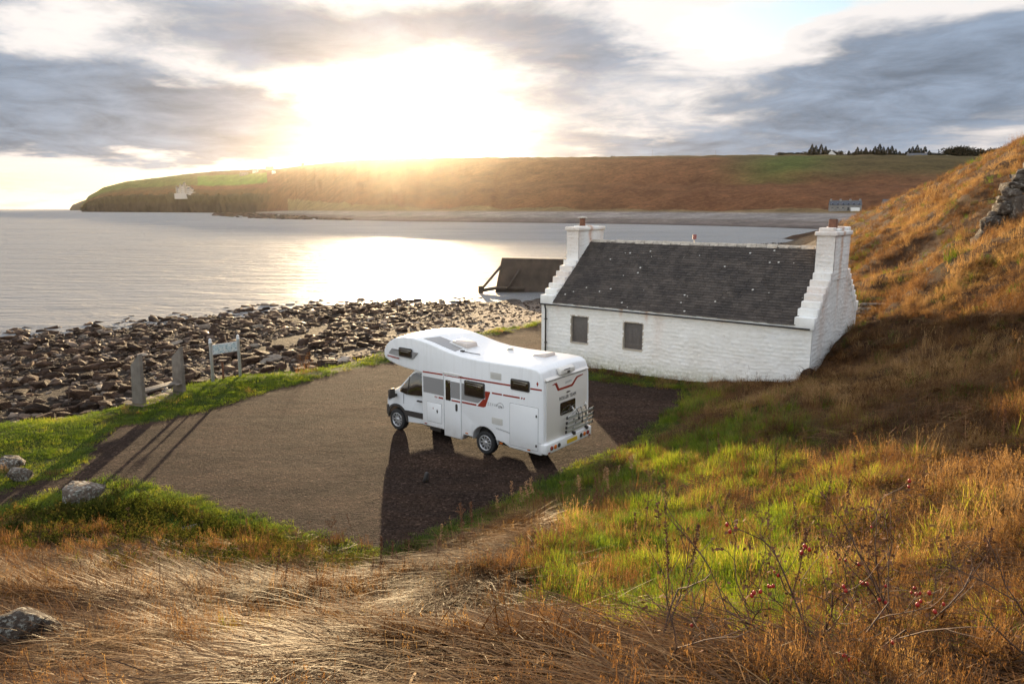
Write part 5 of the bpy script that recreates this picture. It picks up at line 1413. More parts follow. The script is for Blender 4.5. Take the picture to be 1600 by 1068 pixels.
# ------------------------------------------------------------------ distant buildings
M['hwhite'] = simple('far_white_render', (.70, .68, .66), .8); M['hgrey'] = simple('far_stone', (.22, .20, .185), .9, var=.2, vscale=.5)
M['hroof'] = simple('far_slate', (.075, .078, .09), .7); M['hdark'] = simple('far_window', (.02, .02, .025), .3); M['hblue'] = simple('far_blue_dormer', (.10, .11, .17), .6)
def gable_house(name, c, D_, w, d, h, rh, rz, mats, label, cat, nwin=3, storeys=1, chims=2, dormers=0, group=None, zoff=-.4, annex=None):
    x, y = land_xy(c, D_); z = land_z(c, D_)
    hs = empty(name, (x, y, z + zoff), rz); tag(hs, label, cat, group)
    wm, rm = mats
    b = MB(); b.prism([(-d / 2, -3), (d / 2, -3), (d / 2, h), (0, h + rh), (-d / 2, h)], 'x', -w / 2, w / 2); b.build('wall', M[wm], hs)
    b = MB()
    b.prism([(-d / 2 - .3, h - .15), (0, h + rh + .12), (d / 2 + .3, h - .15), (d / 2 + .3, h + .1), (0, h + rh + .42), (-d / 2 - .3, h + .1)], 'x', -w / 2 - .2, w / 2 + .2)
    rf = b.build('roof', M[rm], hs)
    for i in range(chims):
        xx = -w / 2 + .8 + i * (w - 1.6) / max(1, chims - 1)
        b = MB(); b.box(xx - .6, xx + .6, -.5, .5, h + rh - .5, h + rh + 1.4); b.build('chimney', M[wm], rf, bevel=.05)
    for s in range(storeys):
        for i in range(nwin):
            xx = -w / 2 + w * (i + .5) / nwin; zz = 1.0 + s * 2.7
            win = MB(); door_ = (i == nwin // 2 and s == 0)
            win.box(xx - .5, xx + .5, -d / 2 - .06, -d / 2 + .1, (.05 if door_ else zz), zz + 1.2); wn = win.build('door' if door_ else 'window', M['hdark'], hs)
            if not door_:
                fr = MB(); fr.box(xx - .62, xx + .62, -d / 2 - .10, -d / 2 - .02, zz - .14, zz); fr.box(xx - .03, xx + .03, -d / 2 - .1, -d / 2 - .065, zz, zz + 1.2); fr.build('frame', M['hwhite'], wn)
    for i in range(dormers):
        xx = -w / 2 + w * (i + .5) / dormers
        b = MB(); b.prism([(xx - .75, h - .1), (xx + .75, h - .1), (xx + .75, h + 1.2), (xx, h + 1.9), (xx - .75, h + 1.2)], 'y', -d / 2 - .05, -d / 2 + 2.2); dm = b.build('dormer', M['hblue'], hs)
        b = MB(); b.box(xx - .45, xx + .45, -d / 2 - .12, -d / 2 - .055, h + .1, h + 1.1); b.build('pane', M['hdark'], dm)
    if annex:
        a0, a1, ah, am = annex
        b = MB(); b.prism([(-d / 2 - 2.6, -3), (-d / 2 - .1, -3), (-d / 2 - .1, ah), (-d / 2 - 2.6, ah - .4)], 'x', a0, a1); b.build('annex', M[am], hs)
    return hs
gable_house('stone_row', 1320, 505, 20, 6.5, 3.6, 2.8, R(-16), ('hgrey', 'hroof'), 'long grey stone cottage row with blue dormers above the far beach', 'house', 6, 1, 4, 6, annex=(3, 8.5, 1.9, 'hwhite'), zoff=.4)
gable_house('stone_barn', 1398, 500, 16, 7, 2.4, 3.4, R(-10), ('hgrey', 'hroof'), 'grey roofed barn half hidden by the orange slope at the far beach', 'barn', 2, 1, 0, zoff=.4)
gable_house('white_croft', 1293, 850, 8, 8, 3.4, 3.6, R(60), ('hwhite', 'hgrey'), 'white gabled house on the hilltop right of the first fir clump', 'house', 2, 1, 1, zoff=1.0, annex=(-3, 8, 2.2, 'hwhite'))
gable_house('hilltop_house', 1424, 850, 21, 8, 3.2, 3.0, R(-6), ('hgrey', 'hroof'), 'long grey hilltop house with two pale dormers below tall firs', 'house', 5, 1, 2, 2, zoff=1.0)
gable_house('hilltop_bungalow', 1478, 850, 13, 7, 2.6, 1.8, R(4), ('hwhite', 'hwhite'), 'low white bungalow in front of the dark wood on the hilltop', 'house', 4, 1, 1, zoff=1.0)
gable_house('hilltop_shed', 1498, 870, 9, 6, 2.6, 1.4, R(8), ('hwhite', 'hgrey'), 'small pale shed beside the white bungalow on the hilltop', 'shed', 2, 1, 0, zoff=1.0)
gable_house('hilltop_barn', 1543, 850, 24, 9, 2.6, 2.2, R(-3), ('hgrey', 'hgrey'), 'long low grey barn at the right end of the hilltop', 'barn', 4, 1, 0, zoff=1.4)
for c_, w_, lb, mt in ((385, 22, 'long pale farm shed on the headland fields', 'hgrey'), (403, 13, 'white farmhouse between the sheds on the headland', 'hwhite'), (425, 20, 'grey farm range at the right of the headland steading', 'hgrey')):
    gable_house('farm_building', c_, 1990, w_, 8, 4.0, 3.2, R(-10), (mt, 'hroof'), lb, 'farm building', 3, 1, 1, zoff=.5)
gable_house('lone_cottage', 431, 1860, 8, 6, 3, 2.5, 0, ('hwhite', 'hwhite'), 'tiny white cottage alone below the headland farm', 'house', 2, 1, 1, zoff=0.5)
# white castle on the cliff
cxy = land_xy(292, 1965); cz = land_z(292, 1965)
cas = empty('castle', (cxy[0], cxy[1], cz - 1.0), R(-14)); tag(cas, 'white turreted castle on the edge of the far headland cliff', 'castle')
M['cwhite'] = simple('castle_harling', (.46, .42, .39), .9)
def cblock(x0, x1, y0, y1, h, rh=4.0):
    b = MB(); b.box(x0, x1, y0, y1, -12, h); b.build('wing', M['cwhite'], cas)
    b = MB(); b.prism([(y0 - .3, h), ((y0 + y1) / 2, h + rh), (y1 + .3, h)], 'x', x0 + .4, x1 - .4); b.build('roof', M['hroof'], cas)
cblock(-22, -8, -6, 6, 15); cblock(-8, 6, -9, 7, 20, 5); cblock(6, 20, -5, 7, 14)
for x_, y_, h_, r_ in ((-22, -6, 18, 2.2), (-8, -9, 24, 2.4), (5.5, -9, 27, 3.0), (20, -5, 17, 2.2)):
    b = MB(); b.lathe([(r_, -10), (r_, h_), (r_ * 1.15, h_)], 12, Matrix.Translation((x_, y_, 0))); b.build('turret', M['cwhite'], cas)
    b = MB(); b.lathe([(r_ * 1.2, h_), (0, h_ + r_ * 2.2)], 12, Matrix.Translation((x_, y_, 0))); b.build('turret_roof', M['hroof'], cas)
for x_ in (-19, -15, -11, -5, -1, 3, 9, 13, 17):
    for z_ in (3, 8, 12.5):
        y_ = -9.1 if -8 < x_ < 6 else (-6.1 if x_ < -8 else -5.1)
        b = MB(); b.box(x_ - .6, x_ + .6, y_ - .05, y_ + .3, z_, z_ + 1.8); b.build('window', M['hdark'], cas)
b = MB(); b.prism([(20, -12), (40, -12), (44, 3.5), (38, 5), (30, 6), (20, 8)], 'y', -10, -8.5); b.build('terrace_wall', M['cwhite'], cas)
b = MB(); b.box(-25, 22, -13, -12, -12, 2.5); b.build('terrace_wall', M['cwhite'], cas)
for x_ in (-15, -1, 13):
    b = MB(); b.box(x_ - 1, x_ + 1, -.8, .8, 17, 25 if x_ == -1 else 20); b.build('chimney', M['cwhite'], cas)

# ------------------------------------------------------------------ hilltop trees
m, g, out = new_mat('conifer_needles')
tc = g.node('ShaderNodeTexCoord').outputs['Object']
c = g.v('MULTIPLY', (0.009, 0.012, 0.007), g.ramp(g.noise(tc, .8, 4), [(.3, .6), (.7, 1.6)]))
p = g.node('ShaderNodeBsdfDiffuse', {'Color': c}); g.l.new(p.outputs[0], out.inputs[0]); M['needle'] = m
M['bark'] = simple('dark_bark', (.018, .014, .011), .95, spec=.1)
def fir_mesh(seed, kind='fir'):
    r = random.Random(seed); vs = []; fs = []
    def leaf(p, d, l, w):
        d = d.normalized(); sd_ = d.cross(Vector((0, 0, 1))); sd_ = sd_.normalized() if sd_.length > .01 else Vector((1, 0, 0))
        b0 = len(vs); vs.extend([p, p + d * l * .5 + sd_ * w + Vector((0, 0, -.02)), p + d * l, p + d * l * .5 - sd_ * w + Vector((0, 0, .03))]); fs.append((b0, b0 + 1, b0 + 2, b0 + 3))
    if kind == 'fir':
        for i in range(420):
            t = r.random() ** 1.15; z = .03 + .97 * t; a = r.uniform(0, 6.28)
            R_ = .24 * (1 - t) * (.75 + .25 * math.sin(t * 40 + seed)) + .004
            for k_ in range(2):
                rr = R_ * r.uniform(.25, 1); p = Vector((math.cos(a) * rr, math.sin(a) * rr, z + r.uniform(-.015, .015) - rr * .12))
                leaf(p, Vector((math.cos(a + r.uniform(-.6, .6)), math.sin(a + r.uniform(-.6, .6)), r.uniform(-.3, .25))), (.115 * (1 - t) + .022) * r.uniform(.6, 1.1), .026 * (1 - t) + .005)
    else:
        cl = [(Vector((r.uniform(-.3, .3), r.uniform(-.3, .3), r.uniform(.16, .72))), r.uniform(.16, .28)) for _ in range(13)]
        for i in range(1100):
            c_, rad = r.choice(cl); d = Vector((r.gauss(0, 1), r.gauss(0, 1), r.gauss(0, 1))).normalized()
            leaf(c_ + d * rad * r.uniform(.5, 1), Vector((r.uniform(-1, 1), r.uniform(-1, 1), r.uniform(-1, 1))), r.uniform(.05, .09), .03)
    me = bpy.data.meshes.new('crown_mesh'); me.from_pydata([tuple(v) for v in vs], [], fs); me.materials.append(M['needle']); return me
firs = [fir_mesh(i) for i in range(4)]; broads = [fir_mesh(20 + i, 'broad') for i in range(3)]
b = MB(); b.tube([(0, 0, -.05), (0, 0, .5), (0, 0, .92)], .018, 5, r2=.004); tr_o = b.build('trunk', M['bark']); trunk_me = tr_o.data; bpy.data.objects.remove(tr_o)
def far_tree(c, D_, h, kind, label, group, wide=1.0, zoff=0.0):
    x, y = land_xy(c, D_); t = empty('fir_tree' if kind == 'fir' else 'broad_tree', (x, y, land_z(c, D_) - .4 + zoff), random.uniform(0, 6.3)); t.scale = (h * wide, h * wide, h)
    link('trunk', trunk_me, t); link('crown', random.choice(firs if kind == 'fir' else broads), t)
    tag(t, label, 'tree', group)
for c_, h_ in ((1262, 14), (1268, 12.5), (1276, 13.5), (1283, 11)):
    far_tree(c_, 830, h_, 'fir', 'dark fir in the left clump beside the white hilltop house', 'firs in the left hilltop clump', 1.7, 1)
for c_, h_ in ((1332, 14.5), (1338, 12), (1345, 14), (1352, 11.5), (1359, 16), (1366, 18.5), (1372, 15), (1379, 15), (1385, 16.5), (1391, 13)):
    far_tree(c_, 875, h_, 'fir', 'dark fir in the tall middle clump on the hilltop', 'firs in the middle hilltop clump', 1.8, 1)
for c_, h_ in ((1412, 15.5), (1417, 17), (1424, 18.5), (1430, 15), (1436, 17), (1443, 13)):
    far_tree(c_, 880, h_, 'fir', 'tall dark fir behind the long grey hilltop house', 'firs behind the grey hilltop house', 1.75, 1)
for c_, h_ in ((1300, 9), (1310, 8), (1320, 8.5), (1340, 10), (1356, 11), (1368, 12), (1398, 10.5), (1406, 11), (1448, 12), (1458, 11), (1468, 12)):
    far_tree(c_, 890, h_, 'broad', 'low bushy dark tree among the hilltop firs', 'bushy trees among the hilltop firs', 1.5, 1)
for i in range(34):
    c_ = 1256 + i * 9.2 + random.uniform(-4, 4)
    far_tree(c_, 912, random.uniform(11.5, 15.5), 'fir' if random.random() < .6 else 'broad', 'dark tree in the back row of the long hilltop belt', 'back row of the hilltop tree belt', 1.9, .5)
for i in range(17):
    far_tree(1476 + i * 6.2 + random.uniform(-2, 2), 900 + random.uniform(-20, 20), 19.0 + 2.0 * math.sin(i * .5) + random.uniform(-1.5, 1.5), 'broad', 'rounded dark tree in the wood at the right end of the hilltop', 'trees of the hilltop wood', 1.35, 1)
far_tree(1566, 880, 16, 'fir', 'lone pointed fir standing above the hilltop wood at its right end', None, 1.1, 1)
for i in range(12):
    far_tree(1300 + i * 15 + random.uniform(-5, 5), 905, 9 + random.uniform(-1, 3), 'broad', 'low bushy dark tree among the hilltop firs', 'bushy trees among the hilltop firs', 2.3, .3)
    far_tree(1212 + i * 4.2, 840, 5.0 + random.uniform(-.6, .8), 'broad', 'low scrub tree in the thicket left of the hilltop firs', 'scrub left of the hilltop firs', 1.9, .5)
for c_ in (953, 957, 1001, 1007, 1014): far_tree(c_, 950, 5.5, 'broad', 'tiny dark tree standing up on the bare middle of the ridge', 'tiny trees on the bare ridge', .9, 0)
far_tree(477, 1830, 9, 'broad', 'single small bush on the skyline left of the sun', None, 1.2, 0)
for c_, h_ in ((1016.5, 12), (1114, 14), (1299, 11)):
    x, y = land_xy(c_, 940); b = MB(); b.tube([(x, y, land_z(c_, 940) - 1), (x, y, land_z(c_, 940) + h_)], .16, 5)
    tag(b.build('mast', M['plast']), {1016.5: 'thin mast beside the tiny ridge trees', 1114: 'thin mast alone on the middle of the ridge', 1299: 'thin mast beside the white hilltop house'}[c_], 'mast')

# ------------------------------------------------------------------ rock outcrop on the right slope and the ruined wall behind the cottage
def outc(px_, D_, dz): # place on the slope
    x = (px_ - 800) / 1130.0 * D_ * 1.0; return x, D_, gz(x, D_) + dz
oc = empty('rock_outcrop', (24.5, 35.8, gz(24.5, 35.8) - .1), R(-20)); tag(oc, 'tall grey outcrop of layered rock sticking out of the orange slope', 'rock outcrop')
rr = random.Random(4)
layers = [(-2.3, -2.1, .8, .55), (-1.9, -1.5, .95, .6), (-1.5, -1.0, 1.0, .5), (-1.2, -.5, 1.1, .55), (-.8, -.05, 1.1, .45), (-.45, .35, 1.25, .42), (-.25, .75, 1.2, .38), (-.1, 1.1, 1.1, .36), (.05, 1.42, 1.2, .34), (.35, 1.75, 1.15, .30), (.7, 2.05, .9, .28), (.9, 2.4, 1.0, .42), (.4, .3, 1.4, .8), (.2, -.8, 1.4, .9), (-.9, -1.6, 1.3, .8)]
for i, (x_, z_, s_, th2) in enumerate(layers):
    me = rock_mesh('layer_mesh', 60 + i, 3, .5, .35, .8, 6); me.materials.append(M['outcrop'])
    o = link('rock_layer', me, oc, None, (x_ * .62, rr.uniform(-.2, .2), z_ + .2), (rr.uniform(-.08, .08), rr.uniform(-.22, .0), rr.uniform(-.3, .3))); o.scale = (s_ * .72, s_ * .8, th2 * 1.9)
boulder(22.2, 38.0, .55, .3, 77, 'single pale rock in the grass left of the layered outcrop', .6, mat='outcrop')
rw = empty('ruined_wall', (16.9, 33.6, gz(16.9, 33.6)), R(5)); tag(rw, 'low ruined dry stone wall behind the right gable of the cottage', 'wall')
for i in range(46):
    row = i % 4; x_ = -1.9 + (i // 4) * .36 + rr.uniform(-.08, .08)
    o = link('stone', random.choice(pale_protos), rw, None, (x_, rr.uniform(-.12, .12), .0 + row * .2), (rr.uniform(-.1, .1), rr.uniform(-.1, .1), rr.uniform(-.4, .4))); o.scale = (.27, .2, .2)
# lettering becomes plain meshes
dg = bpy.context.evaluated_depsgraph_get()
for o in [q for q in bpy.data.objects if q.type == 'FONT']:
    me = bpy.data.meshes.new_from_object(o.evaluated_get(dg))
    nm = o.name; par, loc, rot, sc = o.parent, o.location.copy(), o.rotation_euler.copy(), o.scale.copy()
    bpy.data.objects.remove(o)
    n_o = link(nm, me, par, None, loc, rot); n_o.scale = sc
# ------------------------------------------------------------------ vegetation
def blade(vs, fs, p, yaw, h, lean, w, curl=1.0, nseg=3, drop=0.0):
    """one curved blade: p base, leans towards yaw"""
    dx, dy = math.cos(yaw), math.sin(yaw); sx_, sy_ = -dy, dx
    b0 = len(vs)
    for i in range(nseg):
        t = i / nseg; ww = w * (1 - t * .75) * .5
        r = lean * t ** (1 + curl * .6); z = h * math.sin(min(1.57, t * 1.4)) - drop * t * t
        c_ = (p[0] + dx * r, p[1] + dy * r, p[2] + z)
        vs += [(c_[0] - sx_ * ww, c_[1] - sy_ * ww, c_[2]), (c_[0] + sx_ * ww, c_[1] + sy_ * ww, c_[2])]
    vs.append((p[0] + dx * lean, p[1] + dy * lean, p[2] + h * .985 - drop))
    for i in range(nseg - 1): a = b0 + 2 * i; fs.append((a, a + 1, a + 3, a + 2))
    a = b0 + 2 * (nseg - 1); fs.append((a, a + 1, b0 + 2 * nseg))
def mk(name, vs, fs, mat):
    me = bpy.data.meshes.new(name); me.from_pydata(vs, [], fs); me.materials.append(mat); me.update()
    return proto(name, me)
def p_grass(seed, n=46, h=(.10, .26), spread=.13, w=.006, lean=.7, mat='grass'):
    r = random.Random(seed); vs = []; fs = []
    for _ in range(n):
        a = r.uniform(0, 6.28); q = spread * math.sqrt(r.random()); hh = r.uniform(*h)
        blade(vs, fs, (q * math.cos(a), q * math.sin(a), -.02), a + r.gauss(0, .8), hh, hh * r.uniform(.15, lean), w * r.uniform(.7, 1.3))
    return mk('tuft', vs, fs, M[mat])
def p_flat(seed, n=34, L=(.25, .75), mat='straw', w=.006, spread=.3, sig=.45):
    r = random.Random(seed); vs = []; fs = []
    for _ in range(n):
        a = r.gauss(0, sig); p = (r.uniform(-spread, spread), r.uniform(-spread, spread), r.uniform(0, .05)); l = r.uniform(*L); h = r.uniform(.03, .15)
        blade(vs, fs, p, a, h, l, w * r.uniform(.6, 1.4), curl=r.uniform(-.3, .6), nseg=4, drop=h * r.uniform(.2, .9))
    return mk('flattened', vs, fs, M[mat])
def stem(vs, fs, p0, p1, w):
    d = Vector(p1) - Vector(p0)
    for s_ in (Vector((1, 0, 0)), Vector((0, 1, 0))):
        s2 = d.cross(s_).normalized() * w * .5; b0 = len(vs)
        vs += [tuple(Vector(p0) - s2), tuple(Vector(p0) + s2), tuple(Vector(p1) + s2 * .6), tuple(Vector(p1) - s2 * .6)]; fs.append((b0, b0 + 1, b0 + 2, b0 + 3))
def leafq(vs, fs, p, d, l, w, r):
    d = Vector(d).normalized(); s_ = d.cross(Vector((r.uniform(-1, 1), r.uniform(-1, 1), r.uniform(-1, 1)))).normalized() * w * .5; p = Vector(p); b0 = len(vs)
    vs += [tuple(p), tuple(p + d * l * .45 + s_), tuple(p + d * l), tuple(p + d * l * .45 - s_)]; fs.append((b0, b0 + 1, b0 + 2, b0 + 3))
def p_dry(seed, n=24, h=(.14, .40), spread=.12, mat='rust'):
    """upright seeded grass"""
    r = random.Random(seed); vs = []; fs = []
    for _ in range(n):
        a = r.uniform(0, 6.28); q = spread * math.sqrt(r.random()); hh = r.uniform(*h); ln = hh * r.uniform(.05, .45); yw = r.uniform(0, 6.28)
        b = (q * math.cos(a), q * math.sin(a), -.02); blade(vs, fs, b, yw, hh, ln, .0045, nseg=3)
        if r.random() < .55:
            tip = Vector((b[0] + math.cos(yw) * ln, b[1] + math.sin(yw) * ln, hh * .96))
            for _k in range(7): leafq(vs, fs, tip + Vector((r.uniform(-.006, .006), r.uniform(-.006, .006), r.uniform(-.11, .0))), (r.uniform(-.5, .5), r.uniform(-.5, .5), 1), .022, .005, r)
    for _ in range(n): 
        a = r.uniform(0, 6.28); q = spread * 1.3 * math.sqrt(r.random()); hh = r.uniform(.08, .22); blade(vs, fs, (q * math.cos(a), q * math.sin(a), -.02), r.uniform(0, 6.28), hh, hh * r.uniform(.3, 1.2), .006)
    return mk('dry_grass', vs, fs, M[mat])
def p_weed(seed, n=12, h=(.07, .24), mat='weed', lw=.03):
    r = random.Random(seed); vs = []; fs = []
    for _ in range(n):
        x_, y_ = r.gauss(0, .10), r.gauss(0, .10); hh = r.uniform(*h); tx, ty = x_ + r.gauss(0, .07), y_ + r.gauss(0, .07)
        stem(vs, fs, (x_, y_, -.02), (tx, ty, hh), .006)
        for k_ in range(int(hh * 75)):
            t = r.uniform(.15, 1); a = r.uniform(0, 6.28)
            leafq(vs, fs, (x_ + (tx - x_) * t, y_ + (ty - y_) * t, hh * t), (math.cos(a), math.sin(a), r.uniform(-.2, .7)), r.uniform(.02, .045), lw * .7, r)
    return mk('weed', vs, fs, M[mat])
def cull(x, y, lim=.88, pad=3.5): return np.abs(x) < lim * y + pad
def normal_at(x, y, e=.25):
    z0 = ground(x, y, True); zx = ground(x + e, y, True); zy = ground(x, y + e, True)
    return z0, (zx - z0) / e, (zy - z0) / e
class Field:
    def __init__(s): s.P = []; s.R = []; s.S = []; s.T = []; s.I = []
    def add(s, x, y, z, rot, scl, tint, idx):
        s.P.append(np.c_[x, y, z]); s.R.append(rot); s.S.append(scl); s.T.append(tint); s.I.append(idx)
    def out(s, name, protos, label=None):
        o = scatter(name, np.concatenate(s.P), np.concatenate(s.R), np.concatenate(s.S), np.concatenate(s.T), np.concatenate(s.I), protos)
        if label: o['label'] = label
        return o, len(np.concatenate(s.T))
def cand(n, x0, x1, y0, y1, seed):
    r = np.random.default_rng(seed); x = r.uniform(x0, x1, n); y = r.uniform(y0, y1, n); k_ = cull(x, y)
    return r, x[k_], y[k_]
def onland(x, y): return ~in_poly(x, y, BEACH_POLY)
lx, ly = math.cos(R(-37.6)), math.sin(R(-37.6))
def in_house(x, y, pad=.15):
    a = (x - 1.38) * lx + (y - 33.18) * ly; b = -(x - 1.38) * ly + (y - 33.18) * lx
    return (a > -pad) & (a < HA + pad) & (b > -pad) & (b < HD + pad)
bl_xy = [(-13.0, 18.45, .34), (-13.9, 19.1, .42), (-10.55, 16.75, .55), (-7.1, 14.9, .22), (-5.35, 12.9, .24), (-4.75, 12.8, .2), (-3.98, 5.15, .24), (-4.28, 4.98, .24), (-3.9, 4.9, .15)]
def clear_(x, y):
    k_ = np.ones(len(x), bool)
    for a, b_, r_ in bl_xy: k_ &= np.hypot(x - a, y - b_) > r_
    return k_
green_f, straw_f, dry_f, weed_f = Field(), Field(), Field(), Field()
GP = [p_grass(i, 50, (.06, .20), .14) for i in range(3)] + [p_grass(10 + i, 70, (.025, .06), .17, .006, 1.1) for i in range(2)] + [p_grass(20 + i, 34, (.12, .28), .12, .007, .8) for i in range(2)]
SP = [p_flat(i, 30, w=.009, sig=.55) for i in range(4)] + [p_flat(9, 10, (.5, 1.1), w=.014)]
DP = [p_dry(i) for i in range(4)] + [p_grass(31, 50, (.05, .18), .16, .006, 1.4, 'rust'), p_grass(32, 50, (.05, .18), .16, .006, 1.4, 'rust')]
WP = [p_weed(i) for i in range(4)]
def rots(r, n, gx_=0, gy_=0, tilt=.5):
    return np.c_[gy_ * tilt + r.normal(0, .08, n), -gx_ * tilt + r.normal(0, .08, n), r.uniform(0, 6.28, n)]
bands = [(1.2, 5.5, -8, 8, 21000, .9), (5.5, 10, -12, 13, 30000, 1.0), (10, 17, -16, 17, 32000, 1.1), (17, 30, -28, 28, 28000, 1.35), (30, 72, -12, 62, 24000, 1.9), (72, 150, 20, 110, 6000, 3.2)]
for bi, (y0, y1, x0, x1, n, sc) in enumerate(bands):
    r, x, y = cand(n, x0, x1, y0, y1, 100 + bi)
    sdv = lot_sd(x, y)
    k_ = (sdv > -.05 - .3 * r.random(len(x)) ** 3) & onland(x, y) & ~in_house(x, y) & clear_(x, y) & (np.hypot(x, y) > 2.2)
    x, y, sdv = x[k_], y[k_], sdv[k_]
    z, gx_, gy_ = normal_at(x, y); k_ = z > -.3; x, y, z, gx_, gy_, sdv = x[k_], y[k_], z[k_], gx_[k_], gy_[k_], sdv[k_]
    G = greenness(x, y); u = r.random(len(x)); m_ = len(x)
    big_ = fbm(x / 2.2, y / 2.2, 3, 97)
    turf = (y > 14.5) & (x < 0) | ((sdv < 1.3) & (y > 13) & (y < 40) & (x < 5))
    weedz = 1.1 * np.exp(-(((x + 7.2) / 2.9) ** 2 + ((y - 14.3) / 1.2) ** 2)) + 1.1 * np.exp(-(((x + 3.9) / 2.3) ** 2 + ((y - 12.5) / 1.1) ** 2)) + .6 * np.exp(-(((x + 9.5) / 1.5) ** 2 + ((y - 15.8) / .6) ** 2))
    rightb = sstep(x - .42 * y, .3, 2.5)
    strawz = np.where((y < 12.5), sstep(-x + .14 * y + .55 + .5 * fbm(x / 1.1, y / 1.1, 2, 61), -.6, .5), 0.0) * (1 - (G > .6))
    isweed = u < weedz * (.50 + .9 * fbm(x / .7, y / .7, 2, 93)) * (sdv > .5)
    isgreen = ~isweed & (r.random(m_) < np.clip(G * np.where(turf, 1.15, 1.0), 0, 1))
    isstraw = ~isweed & ~isgreen & (r.random(m_) < np.clip(strawz * .80 + .22, 0, 1) * np.clip(1.0 + .55 * fbm(x / .8, y / .8, 2, 91), .3, 1)) & (y < 30)
    isdry = ~isweed & ~isgreen & ~isstraw
    patch = fbm(x / .9, y / .9, 3, 77)
    # tussocks: taller, shaded clumps with gaps between
    clump = np.clip(1.0 + 1.1 * fbm(x / .45, y / .45, 2, 99) + .5 * big_, .45, 1.9)
    # green
    q = isgreen; nq_ = q.sum(); tf = turf[q]
    idx = np.where(tf, 3 + r.integers(0, 2, nq_), np.where(r.random(nq_) < (.04 if bi == 0 else .10), 5 + r.integers(0, 2, nq_), r.integers(0, 3, nq_)))
    s = sc * (.72 if bi == 0 else .88) * r.uniform(.7, 1.25, nq_) * np.where(tf, 1.25, clump[q] * np.where(strawz[q] > .3, .6, .85))
    green_f.add(x[q], y[q], z[q], rots(r, nq_, gx_[q], gy_[q]), np.c_[s, s, s * r.uniform(.8, 1.2, nq_)], np.clip(np.where(tf, .40, .42) + .30 * patch[q] + r.normal(0, .14, nq_) + .35 * (1 - G[q]) + .0 * x[q], 0, 1) * np.where(x[q] > 7.8, .35, 1.0), idx)
    # straw lies combed down the slope to the left
    q = isstraw; nq_ = q.sum(); s = sc * r.uniform(.6, 1.2, nq_)
    yaw = math.pi + R(68) + fbm(x[q] / 1.8, y[q] / 1.8, 2, 83) * 1.6 + r.normal(0, .42, nq_)
    rt2 = np.c_[r.normal(0, .06, nq_), -0.0 + (gx_[q] * np.cos(yaw) + gy_[q] * np.sin(yaw)) * -1.0 + r.normal(0, .05, nq_), yaw]
    straw_f.add(x[q], y[q], z[q] + .01, rt2, np.c_[s, s, s], np.clip(.26 + .45 * patch[q] + .40 * big_[q] + r.normal(0, .22, nq_), 0, 1), np.where(r.random(nq_) < .12, 4, r.integers(0, 4, nq_)))
    # standing dry grass
    q = isdry; nq_ = q.sum(); tall = r.random(nq_) < np.where(strawz[q] > .5, .10, .30 if bi < 3 else .22)
    s = sc * r.uniform(.55, 1.05, nq_) * (.8 if bi < 2 else 1.0) * clump[q]
    dry_f.add(x[q], y[q], z[q], rots(r, nq_, gx_[q], gy_[q]), np.c_[s, s, s * r.uniform(.7, 1.1, nq_)], np.clip(np.where((y[q] > 14) & (x[q] > 5) & (y[q] < 36), .52, .40) + .30 * patch[q] + .9 * fbm(x[q] / 3.5, y[q] / 3.5, 3, 95) + r.normal(0, .16, nq_), 0, 1), np.where(tall, r.integers(0, 4, nq_), 4 + r.integers(0, 2, nq_)))  # paler tint right of the cottage lifts its cast shadow in the grass colour
    q = isweed; nq_ = q.sum(); s = sc * r.uniform(.6, 1.15, nq_)
    weed_f.add(x[q], y[q], z[q], rots(r, nq_), np.c_[s, s, s], np.clip(.4 + .4 * patch[q] + r.normal(0, .25, nq_), 0, 1), r.integers(0, 4, nq_))
    # scattered weeds and rusty stems through the green
    sel = (r.random(m_) < np.where(G > .5, .08, .10)) & ~turf; nq_ = sel.sum(); s = sc * r.uniform(.5, 1.0, nq_)
    dry_f.add(x[sel], y[sel], z[sel], rots(r, nq_), np.c_[s, s, s], np.clip(r.normal(.45, .25, nq_), 0, 1), r.integers(0, 4, nq_))
cnt = [green_f.out('green_grass', GP, 'fresh green grass in patches on the slope and as turf round the gravel'), straw_f.out('flattened_straw', SP, 'flattened pale straw combed down the near slope'),
       dry_f.out('dry_grass', DP, 'rusty dry grass standing on the slopes'), weed_f.out('leafy_weeds', WP, 'dark leafy weeds in the hollow below the gravel')]
print('veg', [c_[1] for c_ in cnt])

